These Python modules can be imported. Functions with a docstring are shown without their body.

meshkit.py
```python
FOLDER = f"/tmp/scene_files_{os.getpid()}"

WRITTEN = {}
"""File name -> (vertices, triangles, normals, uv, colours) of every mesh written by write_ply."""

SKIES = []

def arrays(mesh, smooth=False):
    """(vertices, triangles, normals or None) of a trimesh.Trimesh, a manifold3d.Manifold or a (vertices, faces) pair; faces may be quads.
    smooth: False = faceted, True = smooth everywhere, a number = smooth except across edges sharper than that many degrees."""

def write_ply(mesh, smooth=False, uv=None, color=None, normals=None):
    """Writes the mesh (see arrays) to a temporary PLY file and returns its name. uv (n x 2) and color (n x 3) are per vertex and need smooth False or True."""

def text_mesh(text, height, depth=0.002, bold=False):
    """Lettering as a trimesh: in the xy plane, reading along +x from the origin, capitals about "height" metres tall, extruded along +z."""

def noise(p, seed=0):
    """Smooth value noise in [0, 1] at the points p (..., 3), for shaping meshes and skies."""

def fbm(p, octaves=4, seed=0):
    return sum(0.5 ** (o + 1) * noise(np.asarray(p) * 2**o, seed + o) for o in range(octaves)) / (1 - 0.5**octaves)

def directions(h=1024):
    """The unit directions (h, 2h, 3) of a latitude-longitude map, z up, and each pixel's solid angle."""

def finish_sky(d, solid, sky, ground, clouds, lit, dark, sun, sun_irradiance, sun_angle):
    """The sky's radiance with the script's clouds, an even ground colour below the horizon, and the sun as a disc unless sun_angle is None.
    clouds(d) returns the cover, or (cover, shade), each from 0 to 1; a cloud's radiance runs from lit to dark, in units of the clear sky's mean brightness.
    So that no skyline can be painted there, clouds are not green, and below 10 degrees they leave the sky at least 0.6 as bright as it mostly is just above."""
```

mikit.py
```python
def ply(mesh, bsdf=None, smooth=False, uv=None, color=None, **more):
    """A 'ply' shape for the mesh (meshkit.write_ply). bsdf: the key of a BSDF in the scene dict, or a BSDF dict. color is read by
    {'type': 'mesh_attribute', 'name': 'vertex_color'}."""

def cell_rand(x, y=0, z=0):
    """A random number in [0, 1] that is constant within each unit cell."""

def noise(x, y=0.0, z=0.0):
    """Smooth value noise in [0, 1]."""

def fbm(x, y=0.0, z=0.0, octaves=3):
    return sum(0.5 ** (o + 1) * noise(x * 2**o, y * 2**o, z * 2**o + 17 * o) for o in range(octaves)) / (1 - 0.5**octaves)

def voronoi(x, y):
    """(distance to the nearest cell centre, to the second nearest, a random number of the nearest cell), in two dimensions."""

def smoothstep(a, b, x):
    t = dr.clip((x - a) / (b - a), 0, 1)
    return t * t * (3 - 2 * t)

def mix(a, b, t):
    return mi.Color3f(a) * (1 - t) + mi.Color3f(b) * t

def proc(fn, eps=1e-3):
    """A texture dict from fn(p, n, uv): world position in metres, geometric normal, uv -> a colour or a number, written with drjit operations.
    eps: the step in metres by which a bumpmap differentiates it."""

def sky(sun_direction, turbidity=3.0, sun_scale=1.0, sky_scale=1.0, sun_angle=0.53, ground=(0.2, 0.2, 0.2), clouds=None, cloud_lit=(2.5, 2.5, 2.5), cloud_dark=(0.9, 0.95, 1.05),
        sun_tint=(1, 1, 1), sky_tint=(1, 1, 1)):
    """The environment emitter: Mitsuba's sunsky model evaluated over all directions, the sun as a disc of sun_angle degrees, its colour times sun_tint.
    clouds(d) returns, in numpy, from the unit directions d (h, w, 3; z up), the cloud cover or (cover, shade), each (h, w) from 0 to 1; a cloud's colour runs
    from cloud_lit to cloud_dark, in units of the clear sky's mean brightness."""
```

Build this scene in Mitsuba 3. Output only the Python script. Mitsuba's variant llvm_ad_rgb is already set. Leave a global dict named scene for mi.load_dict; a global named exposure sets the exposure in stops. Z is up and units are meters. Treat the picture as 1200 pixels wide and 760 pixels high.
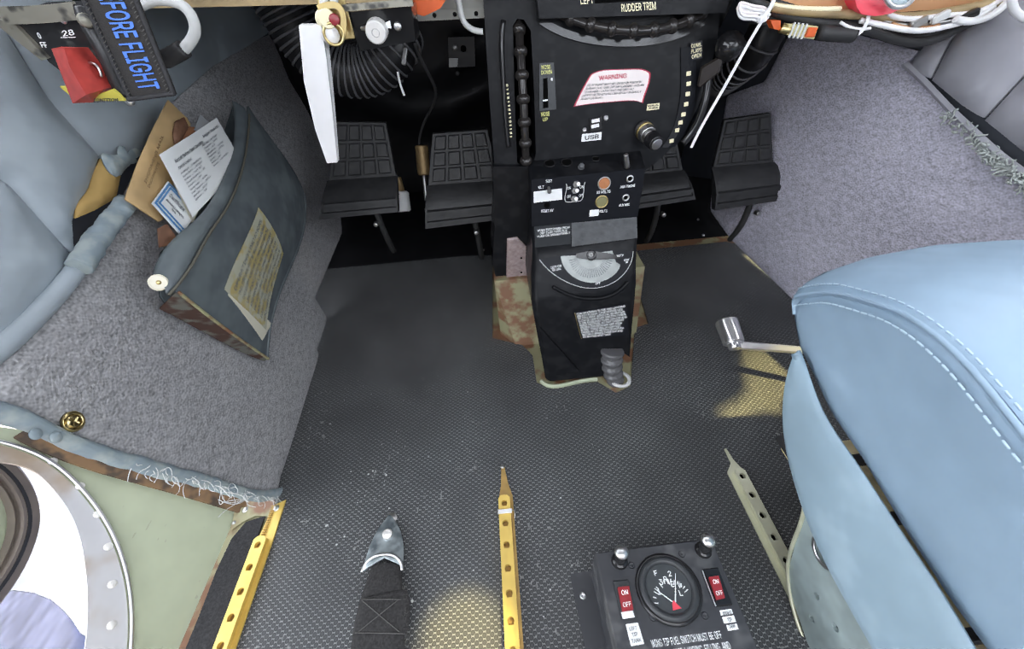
import math, random
import numpy as np, trimesh, shapely, manifold3d
import shapely.geometry as sg
from scipy.spatial import Delaunay
import drjit as dr, mitsuba as mi
import mikit, meshkit

T = mi.ScalarTransform4f
A = lambda *p: np.array(p, float)

# ------------------------------------------------------------------ camera, light, exposure
scene = {'type': 'scene'}
labels = {}
scene['camera'] = {'type': 'perspective', 'fov': 2 * math.degrees(math.atan(600 / 480)), 'fov_axis': 'x', 'near_clip': 0.01, 'far_clip': 200.0,
                   'to_world': T().look_at(origin=[0, 0, 0.60], target=[0.0073355, 0.7437919, -0.0683710], up=[0.0961982, 0.6647640, 0.7408338])}
scene['sky'] = mikit.sky([1.0, -0.1, 2.4], turbidity=3.5, sun_scale=0.25, sky_scale=1.0, sun_angle=1.5, sun_tint=(1.0, 0.98, 0.52), sky_tint=(1.10, 1.0, 0.90), ground=(0.35, 0.35, 0.36),
                         clouds=lambda d: (0.75 + 0 * d[..., 0], 0.3 + 0 * d[..., 0]))
exposure = 4.68

# ------------------------------------------------------------------ materials
def col(c): return {'type': 'rgb', 'value': [float(v) for v in c]}
def pr(name, c, rough=0.5, metal=0.0, bump=None, scale=0.001, eps=4e-4, spec=0.5, **kw):
    b = {'type': 'principled', 'base_color': c if isinstance(c, dict) else col(c), 'roughness': rough if isinstance(rough, dict) else float(rough),
         'metallic': float(metal), 'specular': float(spec), **kw}
    if bump is not None:
        b = {'type': 'bumpmap', 'tex': mikit.proc(bump, eps=eps), 'scale': float(scale), 'bsdf': b}
    scene[name] = {'type': 'twosided', 'bsdf': b}
    return name
N, F = mikit.noise, mikit.fbm
SS, MX = mikit.smoothstep, mikit.mix

def carpet_h(p, n, uv): return N(p.x * 420, p.y * 420, p.z * 420) + 0.6 * N(p.x * 160, p.y * 160, p.z * 160)
def carpet_c(base):
    def fn(p, n, uv):
        a = N(p.x * 500, p.y * 500, p.z * 500); b = F(p.x * 150, p.y * 150, p.z * 150); c = F(p.x * 9, p.y * 9, p.z * 9)
        k = 0.25 + 0.75 * a + 0.6 * b + 0.25 * c
        return mi.Color3f(*base) * k + mi.Color3f(0.05, 0.04, 0.03) * SS(0.55, 0.8, c) * 0.5
    return fn
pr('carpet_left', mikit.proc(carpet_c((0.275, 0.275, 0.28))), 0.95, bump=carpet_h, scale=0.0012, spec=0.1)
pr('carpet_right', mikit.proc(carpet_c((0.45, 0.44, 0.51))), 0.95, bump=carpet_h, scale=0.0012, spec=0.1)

def hexdots(p):
    # staggered rows of small raised discs
    u, v = p.x / 0.0092, p.y / 0.0070
    def d(a, b):
        x = (u - a) - dr.floor(u - a) - 0.5; y = (v - b) - dr.floor(v - b) - 0.5
        return dr.sqrt(dr.square(x * 0.0092) + dr.square(y * 0.0070))
    return dr.minimum(d(0, 0), d(0.5, 0.5))
def mat_h(p, n, uv):
    d = hexdots(p)
    return SS(0.0030, 0.0020, d) - 0.45 * SS(0.0014, 0.0006, d)
def mat_c(p, n, uv):
    d = hexdots(p)
    dirt = F(p.x * 11, p.y * 11, 3, octaves=4); spots = SS(0.86, 0.93, N(p.x * 300, p.y * 300, 1.0)) * SS(0.45, 0.7, N(p.x * 14, p.y * 14, 5))
    ring = SS(0.0015, 0.0021, d) * (1 - SS(0.0024, 0.0031, d)); ground = SS(0.0024, 0.0031, d)
    c = MX(mi.Color3f(0.048, 0.050, 0.052), mi.Color3f(0.21, 0.215, 0.215), ground * (0.45 + 0.7 * dirt))
    c = MX(c, mi.Color3f(0.022, 0.023, 0.025), ring * 0.9)
    c = c * (0.75 + 0.55 * dirt)
    return MX(c, mi.Color3f(0.55, 0.55, 0.53), spots * 0.3)
def mat_r(p, n, uv): return 0.36 + 0.2 * F(p.x * 25, p.y * 25, 2)
pr('rubber_mat', mikit.proc(mat_c), mikit.proc(mat_r), bump=mat_h, scale=0.0009, eps=2.5e-4, spec=0.55)

def vinyl_c(base):
    def fn(p, n, uv):
        a = F(p.x * 14, p.y * 14, p.z * 14, octaves=4); b = N(p.x * 70, p.y * 70, p.z * 70)
        return mi.Color3f(*base) * (0.8 + 0.35 * a + 0.05 * b) + mi.Color3f(0.05, 0.055, 0.055) * SS(0.62, 0.75, a)
    return fn
def leather_h(p, n, uv): return N(p.x * 700, p.y * 700, p.z * 700) + 6 * F(p.x * 30, p.y * 30, p.z * 30)
pr('vinyl_left', mikit.proc(vinyl_c((0.30, 0.345, 0.375))), 0.5, bump=leather_h, scale=0.00025, eps=6e-4)
pr('vinyl_right', mikit.proc(vinyl_c((0.34, 0.34, 0.375))), 0.55, bump=leather_h, scale=0.00025, eps=6e-4)
pr('seat_leather', mikit.proc(vinyl_c((0.27, 0.38, 0.485))), 0.42, bump=leather_h, scale=0.0002, eps=6e-4)
pr('seat_plastic', mikit.proc(vinyl_c((0.25, 0.35, 0.42))), 0.45)
pr('stitch', (0.42, 0.55, 0.64), 0.7)
def worn_vinyl(p, n, uv):
    a = F(p.x * 60, p.y * 60, p.z * 60, octaves=4)
    return MX(mi.Color3f(0.21, 0.26, 0.285), mi.Color3f(0.30, 0.345, 0.34), SS(0.4, 0.7, a))
pr('vinyl_trim', mikit.proc(worn_vinyl), 0.6)
pr('pocket_vinyl', mikit.proc(lambda p, n, uv: MX(mi.Color3f(0.085, 0.10, 0.11), mi.Color3f(0.135, 0.16, 0.165), SS(0.3, 0.8, F(p.x * 22, p.y * 22, p.z * 22, octaves=4)))), 0.5)
pr('fray', (0.42, 0.45, 0.43), 0.9)
pr('sunlit_mat_tan', mikit.proc(lambda p, n, uv: mi.Color3f(0.62, 0.52, 0.30) * (0.6 + 0.7 * F(p.x * 80, p.y * 80, p.z * 80))), 0.7)  # tan tone stands in for sunlight on the mat under the seat
pr('lint', (0.62, 0.63, 0.62), 0.9)

def black_c(p, n, uv):
    a = F(p.x * 70, p.y * 70, p.z * 70, octaves=3)
    return MX(mi.Color3f(0.008, 0.0085, 0.010), mi.Color3f(0.014, 0.0145, 0.016), SS(0.45, 0.75, a))
def crinkle(p, n, uv): return N(p.x * 900, p.y * 900, p.z * 900)
pr('black_shell', mikit.proc(black_c), 0.30, bump=crinkle, scale=0.00016, eps=3e-4, spec=0.14)
pr('wheel_grey', (0.020, 0.018, 0.017), 0.16)
pr('black_panel', (0.010, 0.011, 0.014), 0.35, spec=0.15)
pr('black_gloss', (0.012, 0.012, 0.013), 0.12)
pr('black_rubber', (0.022, 0.022, 0.023), 0.55)
pr('pedal_rubber', mikit.proc(lambda p, n, uv: MX(mi.Color3f(0.012, 0.013, 0.014), mi.Color3f(0.030, 0.030, 0.031), F(p.x * 60, p.y * 60, p.z * 60))), 0.5)
pr('hole_black', (0.004, 0.004, 0.004), 0.9, spec=0.0)
pr('grey_plate', mikit.proc(lambda p, n, uv: mi.Color3f(0.10, 0.105, 0.11) * (0.7 + 0.6 * F(p.x * 120, p.y * 120, p.z * 120))), 0.5)
pr('dark_bezel', (0.03, 0.033, 0.036), 0.4)
pr('gauge_face', (0.035, 0.042, 0.046), 0.6)
pr('white_print', (0.78, 0.80, 0.80), 0.6)
pr('cream_print', (0.80, 0.74, 0.50), 0.6)
pr('yellow_print', (0.62, 0.62, 0.22), 0.6)
pr('black_print', (0.03, 0.03, 0.035), 0.7)
pr('grey_print', (0.16, 0.17, 0.18), 0.7)
pr('red_print', (0.42, 0.03, 0.06), 0.6)
pr('paper', (0.72, 0.74, 0.73), 0.8)
pr('label_white', (0.74, 0.76, 0.76), 0.5)
pr('label_pink', (0.78, 0.71, 0.69), 0.45)
pr('manila', mikit.proc(lambda p, n, uv: mi.Color3f(0.48, 0.33, 0.16) * (0.75 + 0.5 * F(p.x * 40, p.y * 40, p.z * 40))), 0.75)
def aged_c(p, n, uv):
    a = F(p.x * 55, p.y * 55, p.z * 55, octaves=4)
    return MX(mi.Color3f(0.42, 0.42, 0.32), mi.Color3f(0.40, 0.33, 0.13), SS(0.4, 0.62, a))
pr('aged_paper', mikit.proc(aged_c), 0.7)
pr('blue_print', (0.10, 0.24, 0.46), 0.6)
pr('blue_ink', (0.08, 0.20, 0.62), 0.7)
pr('brown_leather', mikit.proc(lambda p, n, uv: mi.Color3f(0.17, 0.085, 0.05) * (0.5 + F(p.x * 90, p.y * 90, p.z * 90))), 0.6)
pr('clear_sleeve', (0.35, 0.37, 0.38), 0.15)
pr('foam', (0.44, 0.29, 0.10), 0.85, bump=lambda p, n, uv: F(p.x * 90, p.y * 90, p.z * 90), scale=0.003)
def zinc_c(p, n, uv):
    a = F(p.x * 18, p.y * 18, p.z * 18, octaves=4); b = SS(0.74, 0.80, F(p.x * 70, p.y * 70, p.z * 70)); sc = SS(0.88, 0.93, N(p.x * 420, p.y * 110, p.z * 420)) * SS(0.5, 0.65, N(p.x * 25, p.y * 25, p.z * 25))
    c = mi.Color3f(0.40, 0.44, 0.31) * (0.82 + 0.3 * a)
    return MX(c, mi.Color3f(0.22, 0.22, 0.17), b * 0.0 + sc * 0.4)
pr('green_primer', mikit.proc(zinc_c), 0.5)
def rust_c(p, n, uv):
    a = F(p.x * 35, p.y * 35, p.z * 35, octaves=4)
    return MX(mi.Color3f(0.30, 0.29, 0.17), mi.Color3f(0.20, 0.10, 0.055), SS(0.40, 0.62, a))
pr('rusty_primer', mikit.proc(rust_c), 0.55)
pr('yellow_zinc', mikit.proc(lambda p, n, uv: mi.Color3f(0.66, 0.47, 0.12) * (0.8 + 0.4 * F(p.x * 60, p.y * 25, p.z * 60))), 0.38, metal=0.35)
pr('tan_zinc', mikit.proc(lambda p, n, uv: mi.Color3f(0.42, 0.27, 0.09) * (0.7 + 0.6 * F(p.x * 90, p.y * 90, p.z * 60))), 0.5, metal=0.3)
pr('pale_rail', mikit.proc(lambda p, n, uv: mi.Color3f(0.60, 0.60, 0.45) * (0.75 + 0.5 * F(p.x * 60, p.y * 25, p.z * 60))), 0.4, metal=0.5)
def bare_c(p, n, uv):
    a = F(p.x * 16, p.y * 16, p.z * 16, octaves=4)
    return MX(mi.Color3f(0.50, 0.50, 0.51), mi.Color3f(0.38, 0.30, 0.22), SS(0.45, 0.8, a + 2.0 * (p.z - 0.13)))
pr('bare_metal', mikit.proc(bare_c), 0.5, metal=0.25)
pr('door_brown', mikit.proc(lambda p, n, uv: MX(mi.Color3f(0.135, 0.115, 0.10), mi.Color3f(0.24, 0.20, 0.165), F(p.x * 30, p.y * 30, p.z * 30))), 0.4, metal=0.2)
pr('rust_shade_brown', mikit.proc(lambda p, n, uv: MX(mi.Color3f(0.20, 0.12, 0.06), mi.Color3f(0.07, 0.05, 0.035), SS(0.35, 0.65, F(p.x * 60, p.y * 60, p.z * 60)))), 0.6)  # rust with the soft shade under the carpet binding put into its colour
pr('aluminium', (0.70, 0.71, 0.71), 0.3, metal=1.0)
pr('chrome', (0.92, 0.92, 0.92), 0.14, metal=0.9)
pr('steel', (0.50, 0.50, 0.49), 0.35, metal=1.0)
pr('brass', (0.62, 0.50, 0.24), 0.3, metal=1.0)
pr('copper', (0.55, 0.30, 0.15), 0.45, metal=0.4)
pr('bracket_blue', mikit.proc(lambda p, n, uv: mi.Color3f(0.36, 0.44, 0.44) * (0.75 + 0.5 * F(p.x * 40, p.y * 40, p.z * 40))), 0.4, metal=0.3)
pr('white_paint', (0.80, 0.80, 0.82), 0.35)
pr('white_plastic', (0.74, 0.74, 0.74), 0.4)
pr('grey_white', (0.55, 0.56, 0.55), 0.5)
pr('red_guard', mikit.proc(lambda p, n, uv: mi.Color3f(0.46, 0.055, 0.045) * (0.8 + 0.4 * F(p.x * 90, p.y * 90, p.z * 90))), 0.4)
pr('red_plastic', (0.26, 0.022, 0.028), 0.25)
pr('red_vinyl', (0.72, 0.06, 0.09), 0.4)
pr('orange_plastic', (0.60, 0.10, 0.02), 0.4)
pr('yellow_tag', (0.68, 0.60, 0.10), 0.5)
pr('strap_black', mikit.proc(lambda p, n, uv: mi.Color3f(0.036, 0.035, 0.035) * (0.7 + 0.7 * N(p.x * 600, p.y * 600, p.z * 600))), 0.85, bump=lambda p, n, uv: dr.sin(p.y * 3600) + dr.sin(p.x * 3600), scale=0.0002, eps=2e-4, spec=0.2)
pr('grip_black', mikit.proc(lambda p, n, uv: mi.Color3f(0.028, 0.028, 0.03) * (0.6 + 0.8 * N(p.x * 700, p.y * 700, p.z * 700))), 0.85, bump=crinkle, scale=0.0005, eps=3e-4, spec=0.3)
pr('streamer_cloth', mikit.proc(lambda p, n, uv: mi.Color3f(0.042, 0.040, 0.039) * (0.85 + 0.3 * N(p.x * 1400, p.y * 1400, p.z * 1400))), 0.9, spec=0.2)
pr('streamer_edge', (0.03, 0.03, 0.032), 0.8)
pr('dark_vinyl', (0.055, 0.062, 0.075), 0.6)
pr('firewall_black', mikit.proc(lambda p, n, uv: mi.Color3f(0.008, 0.008, 0.009) * (0.6 + 0.8 * F(p.x * 20, p.y * 20, p.z * 20))), 0.42, spec=0.25)
pr('duct_black', (0.010, 0.010, 0.011), 0.35, spec=0.3)
pr('duct_wire', (0.085, 0.085, 0.09), 0.35)
pr('boot_grey', (0.10, 0.10, 0.105), 0.25)
pr('satin', (0.72, 0.71, 0.68), 0.5, metal=0.4)
pr('socket_orange', (0.42, 0.17, 0.07), 0.5)
pr('socket_olive', (0.20, 0.19, 0.09), 0.5)
def asphalt(p, n, uv):
    a = N(p.x * 60, p.y * 22, 1); b = F(p.x * 12, p.y * 12, 4)
    return mi.Color3f(0.042, 0.047, 0.085) * (0.5 + 0.9 * a + 0.5 * b)
pr('asphalt', mikit.proc(asphalt), 0.9)
pr('cabin_trim', (0.42, 0.42, 0.42), 0.8)
pr('lit_pink_cover', mikit.proc(lambda p, n, uv: mi.Color3f(0.30, 0.235, 0.23) * (0.6 + 0.8 * F(p.x * 200, p.y * 200, p.z * 200))), 0.3, bump=crinkle, scale=0.0003, eps=3e-4)  # pinkish light on the black cover put into its base colour
pr('dark_lever', (0.022, 0.017, 0.015), 0.45)
pr('scale_silver', mikit.proc(lambda p, n, uv: mi.Color3f(0.30, 0.32, 0.31) * (0.7 + 0.5 * F(p.x * 90, p.y * 90, p.z * 90))), 0.4, metal=0.4)
pr('steel_dark', (0.09, 0.09, 0.09), 0.45, metal=0.7)
pr('steel_bright', (0.72, 0.71, 0.68), 0.3, metal=0.6)
pr('brass_dull', (0.22, 0.15, 0.07), 0.5, metal=0.6)
pr('box_black', mikit.proc(lambda p, n, uv: MX(mi.Color3f(0.034, 0.036, 0.041), mi.Color3f(0.075, 0.077, 0.08), SS(0.5, 0.75, F(p.x * 50, p.y * 50, p.z * 50)))), 0.42, bump=crinkle, scale=0.00012, eps=3e-4)
pr('thread_grey', (0.075, 0.073, 0.07), 0.9)
pr('anchor_metal', mikit.proc(lambda p, n, uv: MX(mi.Color3f(0.46, 0.52, 0.54), mi.Color3f(0.16, 0.19, 0.21), SS(0.4, 0.7, F(p.x * 70, p.y * 70, p.z * 70)))), 0.3, metal=0.5)
pr('grey_thread_seam', (0.10, 0.095, 0.075), 0.8)
pr('gusset_brown', mikit.proc(lambda p, n, uv: MX(mi.Color3f(0.13, 0.13, 0.11), mi.Color3f(0.07, 0.035, 0.025), SS(0.4, 0.6, F(p.x * 50, p.y * 50, p.z * 50)))), 0.6)
pr('ivory', (0.74, 0.70, 0.56), 0.4)
pr('paper_old', (0.60, 0.58, 0.47), 0.8)
pr('tan_ink', (0.20, 0.12, 0.05), 0.8)
pr('copper_card', (0.30, 0.14, 0.07), 0.6)
pr('black_panel_worn', mikit.proc(lambda p, n, uv: MX(mi.Color3f(0.024, 0.025, 0.026), mi.Color3f(0.10, 0.10, 0.095), SS(0.6, 0.78, F(p.x * 70, p.y * 70, p.z * 70)))), 0.35)
pr('steel_worn', mikit.proc(lambda p, n, uv: MX(mi.Color3f(0.30, 0.29, 0.24), mi.Color3f(0.07, 0.07, 0.065), SS(0.5, 0.7, F(p.x * 80, p.y * 80, p.z * 80)))), 0.4, metal=0.4)
pr('red_dark', (0.22, 0.02, 0.02), 0.5)
pr('tan_edge', mikit.proc(lambda p, n, uv: mi.Color3f(0.34, 0.25, 0.13) * (0.4 + 1.1 * F(p.x * 25, p.y * 60, p.z * 60))), 0.6)
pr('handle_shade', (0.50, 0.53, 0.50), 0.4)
pr('flange_grey', (0.30, 0.30, 0.27), 0.5, metal=0.2)
pr('grey_plate_dark', (0.05, 0.05, 0.05), 0.5)
pr('connector_yellow', (0.55, 0.50, 0.26), 0.3)
pr('flap_mark', (0.80, 0.77, 0.66), 0.6)
pr('lens_blue', (0.45, 0.55, 0.58), 0.15)
scene['gauge_glass'] = {'type': 'thindielectric'}

# ------------------------------------------------------------------ mesh helpers
def put(key, mesh, mat, smooth=30, label=None, cat=None, group=None, kind=None):
    k, i = key, 0
    while k in scene:
        i += 1; k = '%s_%03d' % (key, i)
    scene[k] = mikit.ply(mesh, mat, smooth=smooth)
    tag(k, label, cat, group, kind)
    return k
def tag(k, label=None, cat=None, group=None, kind=None):
    d = {a: b for a, b in (('label', label), ('category', cat), ('group', group), ('kind', kind)) if b}
    if d: labels[k] = d
def cat_(ms): return trimesh.util.concatenate(list(ms))
def unit(v): v = np.asarray(v, float); return v / np.linalg.norm(v)
def frame(o, z, x=(1, 0, 0)):
    z = unit(z); x = np.asarray(x, float); x = unit(x - z * (x @ z)); y = np.cross(z, x)
    M = np.eye(4); M[:3, 0], M[:3, 1], M[:3, 2], M[:3, 3] = x, y, z, o
    return M
def hull(pts): return trimesh.convex.convex_hull(np.asarray(pts, float))
def cbox(size, M=None, b=0.002):
    s = np.array(size) / 2.0; P = []
    for sx in (-1, 1):
        for sy in (-1, 1):
            for sz in (-1, 1):
                c = np.array([sx, sy, sz]) * s
                for k in range(3):
                    q = c - np.array([sx, sy, sz]) * b; q[k] = c[k]; P.append(q)
    m = hull(P)
    if M is not None: m.apply_transform(M)
    return m
def block(q, n, t, inset=0.0, base=0.0):
    """raised block on the quad q, its top face inset"""
    q = np.array(q, float); c = q.mean(0); n = unit(n)
    top = []
    for p in q:
        d = c - p; l = np.linalg.norm(d); top.append(p + d / l * inset * 1.4 + n * t)
    return hull(np.vstack([q + n * base, (q * 1.0) + n * (t * 0.55), top]))
def lathe(profile, M=None, n=24):
    m = trimesh.creation.revolve(np.array(profile, float), sections=n)
    if M is not None: m.apply_transform(M)
    return m
def cyl(p, q, r, r2=None, n=20, bev=0.0):
    p, q = A(*p), A(*q); h = np.linalg.norm(q - p); r2 = r if r2 is None else r2
    x = (1, 0, 0) if abs(unit(q - p)[0]) < .9 else (0, 1, 0)
    return lathe([[0, 0], [r - bev, 0], [r, bev], [r2, h - bev], [r2 - bev, h], [0, h]] if bev else [[0, 0], [r, 0], [r2, h], [0, h]], frame(p, q - p, x), n)
def smooth_path(P, n=60):
    from scipy.interpolate import CubicSpline
    P = np.asarray(P, float)
    if len(P) == 2: return P[0] + (P[1] - P[0]) * np.linspace(0, 1, 2)[:, None]
    t = np.r_[0, np.cumsum(np.linalg.norm(np.diff(P, axis=0), axis=1))]
    return CubicSpline(t, P)(np.linspace(0, t[-1], n))
def sweep(path, ring, closed=False, scale=None, up=None):
    """ring (k,2) swept along path by parallel transport"""
    P = np.asarray(path, float); m = len(P); ring = np.asarray(ring, float); k = len(ring)
    Tn = np.gradient(P, axis=0) if not closed else np.roll(P, -1, 0) - np.roll(P, 1, 0)
    Tn /= np.linalg.norm(Tn, axis=1)[:, None]
    u = np.array(up if up is not None else ((0, 0, 1) if abs(Tn[0][2]) < .9 else (1, 0, 0)), float)
    V = []
    for i in range(m):
        u = u - Tn[i] * (u @ Tn[i]); u /= np.linalg.norm(u); w = np.cross(Tn[i], u)
        s = 1 if scale is None else scale[i]
        V.append(P[i] + (ring[:, :1] * u + ring[:, 1:] * w) * s)
    V = np.vstack(V); Fc = []
    for i in range(m if closed else m - 1):
        a, b = i * k, ((i + 1) % m) * k
        for j in range(k):
            j2 = (j + 1) % k; Fc += [[a + j, b + j, b + j2], [a + j, b + j2, a + j2]]
    if not closed:
        for base, flip in ((0, 1), ((m - 1) * k, 0)):
            c = len(V); V = np.vstack([V, V[base:base + k].mean(0)])
            for j in range(k):
                t = [c, base + j, base + (j + 1) % k]; Fc.append(t[::-1] if flip == 0 else t)
    mm = trimesh.Trimesh(V, Fc, process=False); mm.fix_normals(); return mm
def circ(r, n=10): a = np.arange(n) / n * 2 * math.pi; return np.c_[np.cos(a), np.sin(a)] * r
def tube(P, r, n=10, m=40, closed=False, scale=None):
    path = smooth_path(P, m) if not closed and len(P) > 2 else np.asarray(P, float)
    return sweep(path, circ(r, n), closed, scale)
def ribbon(P, w, t, m=40, up=None): return sweep(smooth_path(P, m), [[-t / 2, -w / 2], [t / 2, -w / 2], [t / 2, w / 2], [-t / 2, w / 2]], up=up)
def grid_sheet(G, t):
    """closed sheet of thickness t behind the grid G (m,n,3); front side given"""
    m, n, _ = G.shape
    nc = np.cross(np.gradient(G, axis=0), np.gradient(G, axis=1)).mean((0, 1))
    if nc @ (A(0, 0, .6) - G.mean((0, 1))) < 0: G = G[::-1]
    du = np.gradient(G, axis=0); dv = np.gradient(G, axis=1); nn = np.cross(du, dv); nn /= np.maximum(np.linalg.norm(nn, axis=2, keepdims=True), 1e-12)
    V = np.vstack([G.reshape(-1, 3), (G - nn * t).reshape(-1, 3)]); K = m * n; Fc = []
    idx = lambda i, j: i * n + j
    for i in range(m - 1):
        for j in range(n - 1):
            a, b, c, d = idx(i, j), idx(i + 1, j), idx(i + 1, j + 1), idx(i, j + 1)
            Fc += [[a, b, c], [a, c, d], [a + K, c + K, b + K], [a + K, d + K, c + K]]
    ring = [idx(i, 0) for i in range(m)] + [idx(m - 1, j) for j in range(1, n)] + [idx(i, n - 1) for i in range(m - 2, -1, -1)] + [idx(0, j) for j in range(n - 2, 0, -1)]
    for a, b in zip(ring, ring[1:] + ring[:1]): Fc += [[a, a + K, b + K], [a, b + K, b]]
    mm = trimesh.Trimesh(V, Fc, process=False); mm.fix_normals(); return mm
def coons(c0, c1, d0, d1, m=16, n=16):
    """c0,c1: curves along u (v=0,1); d0,d1 along v (u=0,1)"""
    def rs(c, k):
        c = np.asarray(c, float); return smooth_path(c, k) if len(c) > 2 else c[0] + (c[1] - c[0]) * np.linspace(0, 1, k)[:, None]
    c0, c1, d0, d1 = rs(c0, m), rs(c1, m), rs(d0, n), rs(d1, n); u = np.linspace(0, 1, m)[:, None, None]; v = np.linspace(0, 1, n)[None, :, None]
    return (1 - v) * c0[:, None] + v * c1[:, None] + (1 - u) * d0[None] + u * d1[None] - ((1 - u) * (1 - v) * c0[0] + u * (1 - v) * c0[-1] + (1 - u) * v * c1[0] + u * v * c1[-1])
def basis(n, x=None):
    n = unit(n); x = np.array(x if x is not None else ((0, 1, 0) if abs(n[1]) < .8 else (1, 0, 0)), float); x = unit(x - n * (x @ n)); return x, np.cross(n, x), n
def plate(pts, n, t, holes=(), lift=0.0):
    """flat plate: outline points in space (projected on their mean plane of normal n), thickness t on the -n side"""
    P = np.asarray(pts, float); x, y, n = basis(n); o = P[0]
    to2 = lambda Q: np.c_[(np.asarray(Q) - o) @ x, (np.asarray(Q) - o) @ y]
    poly = sg.Polygon(to2(P), [to2(h) for h in holes]).buffer(0)
    if poly.geom_type != 'Polygon': poly = max(poly.geoms, key=lambda g: g.area)
    m = trimesh.creation.extrude_polygon(poly, t, engine='earcut')
    M = np.eye(4); M[:3, 0], M[:3, 1], M[:3, 2], M[:3, 3] = x, y, n, o + n * (lift - t)
    m.apply_transform(M); return m
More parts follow.
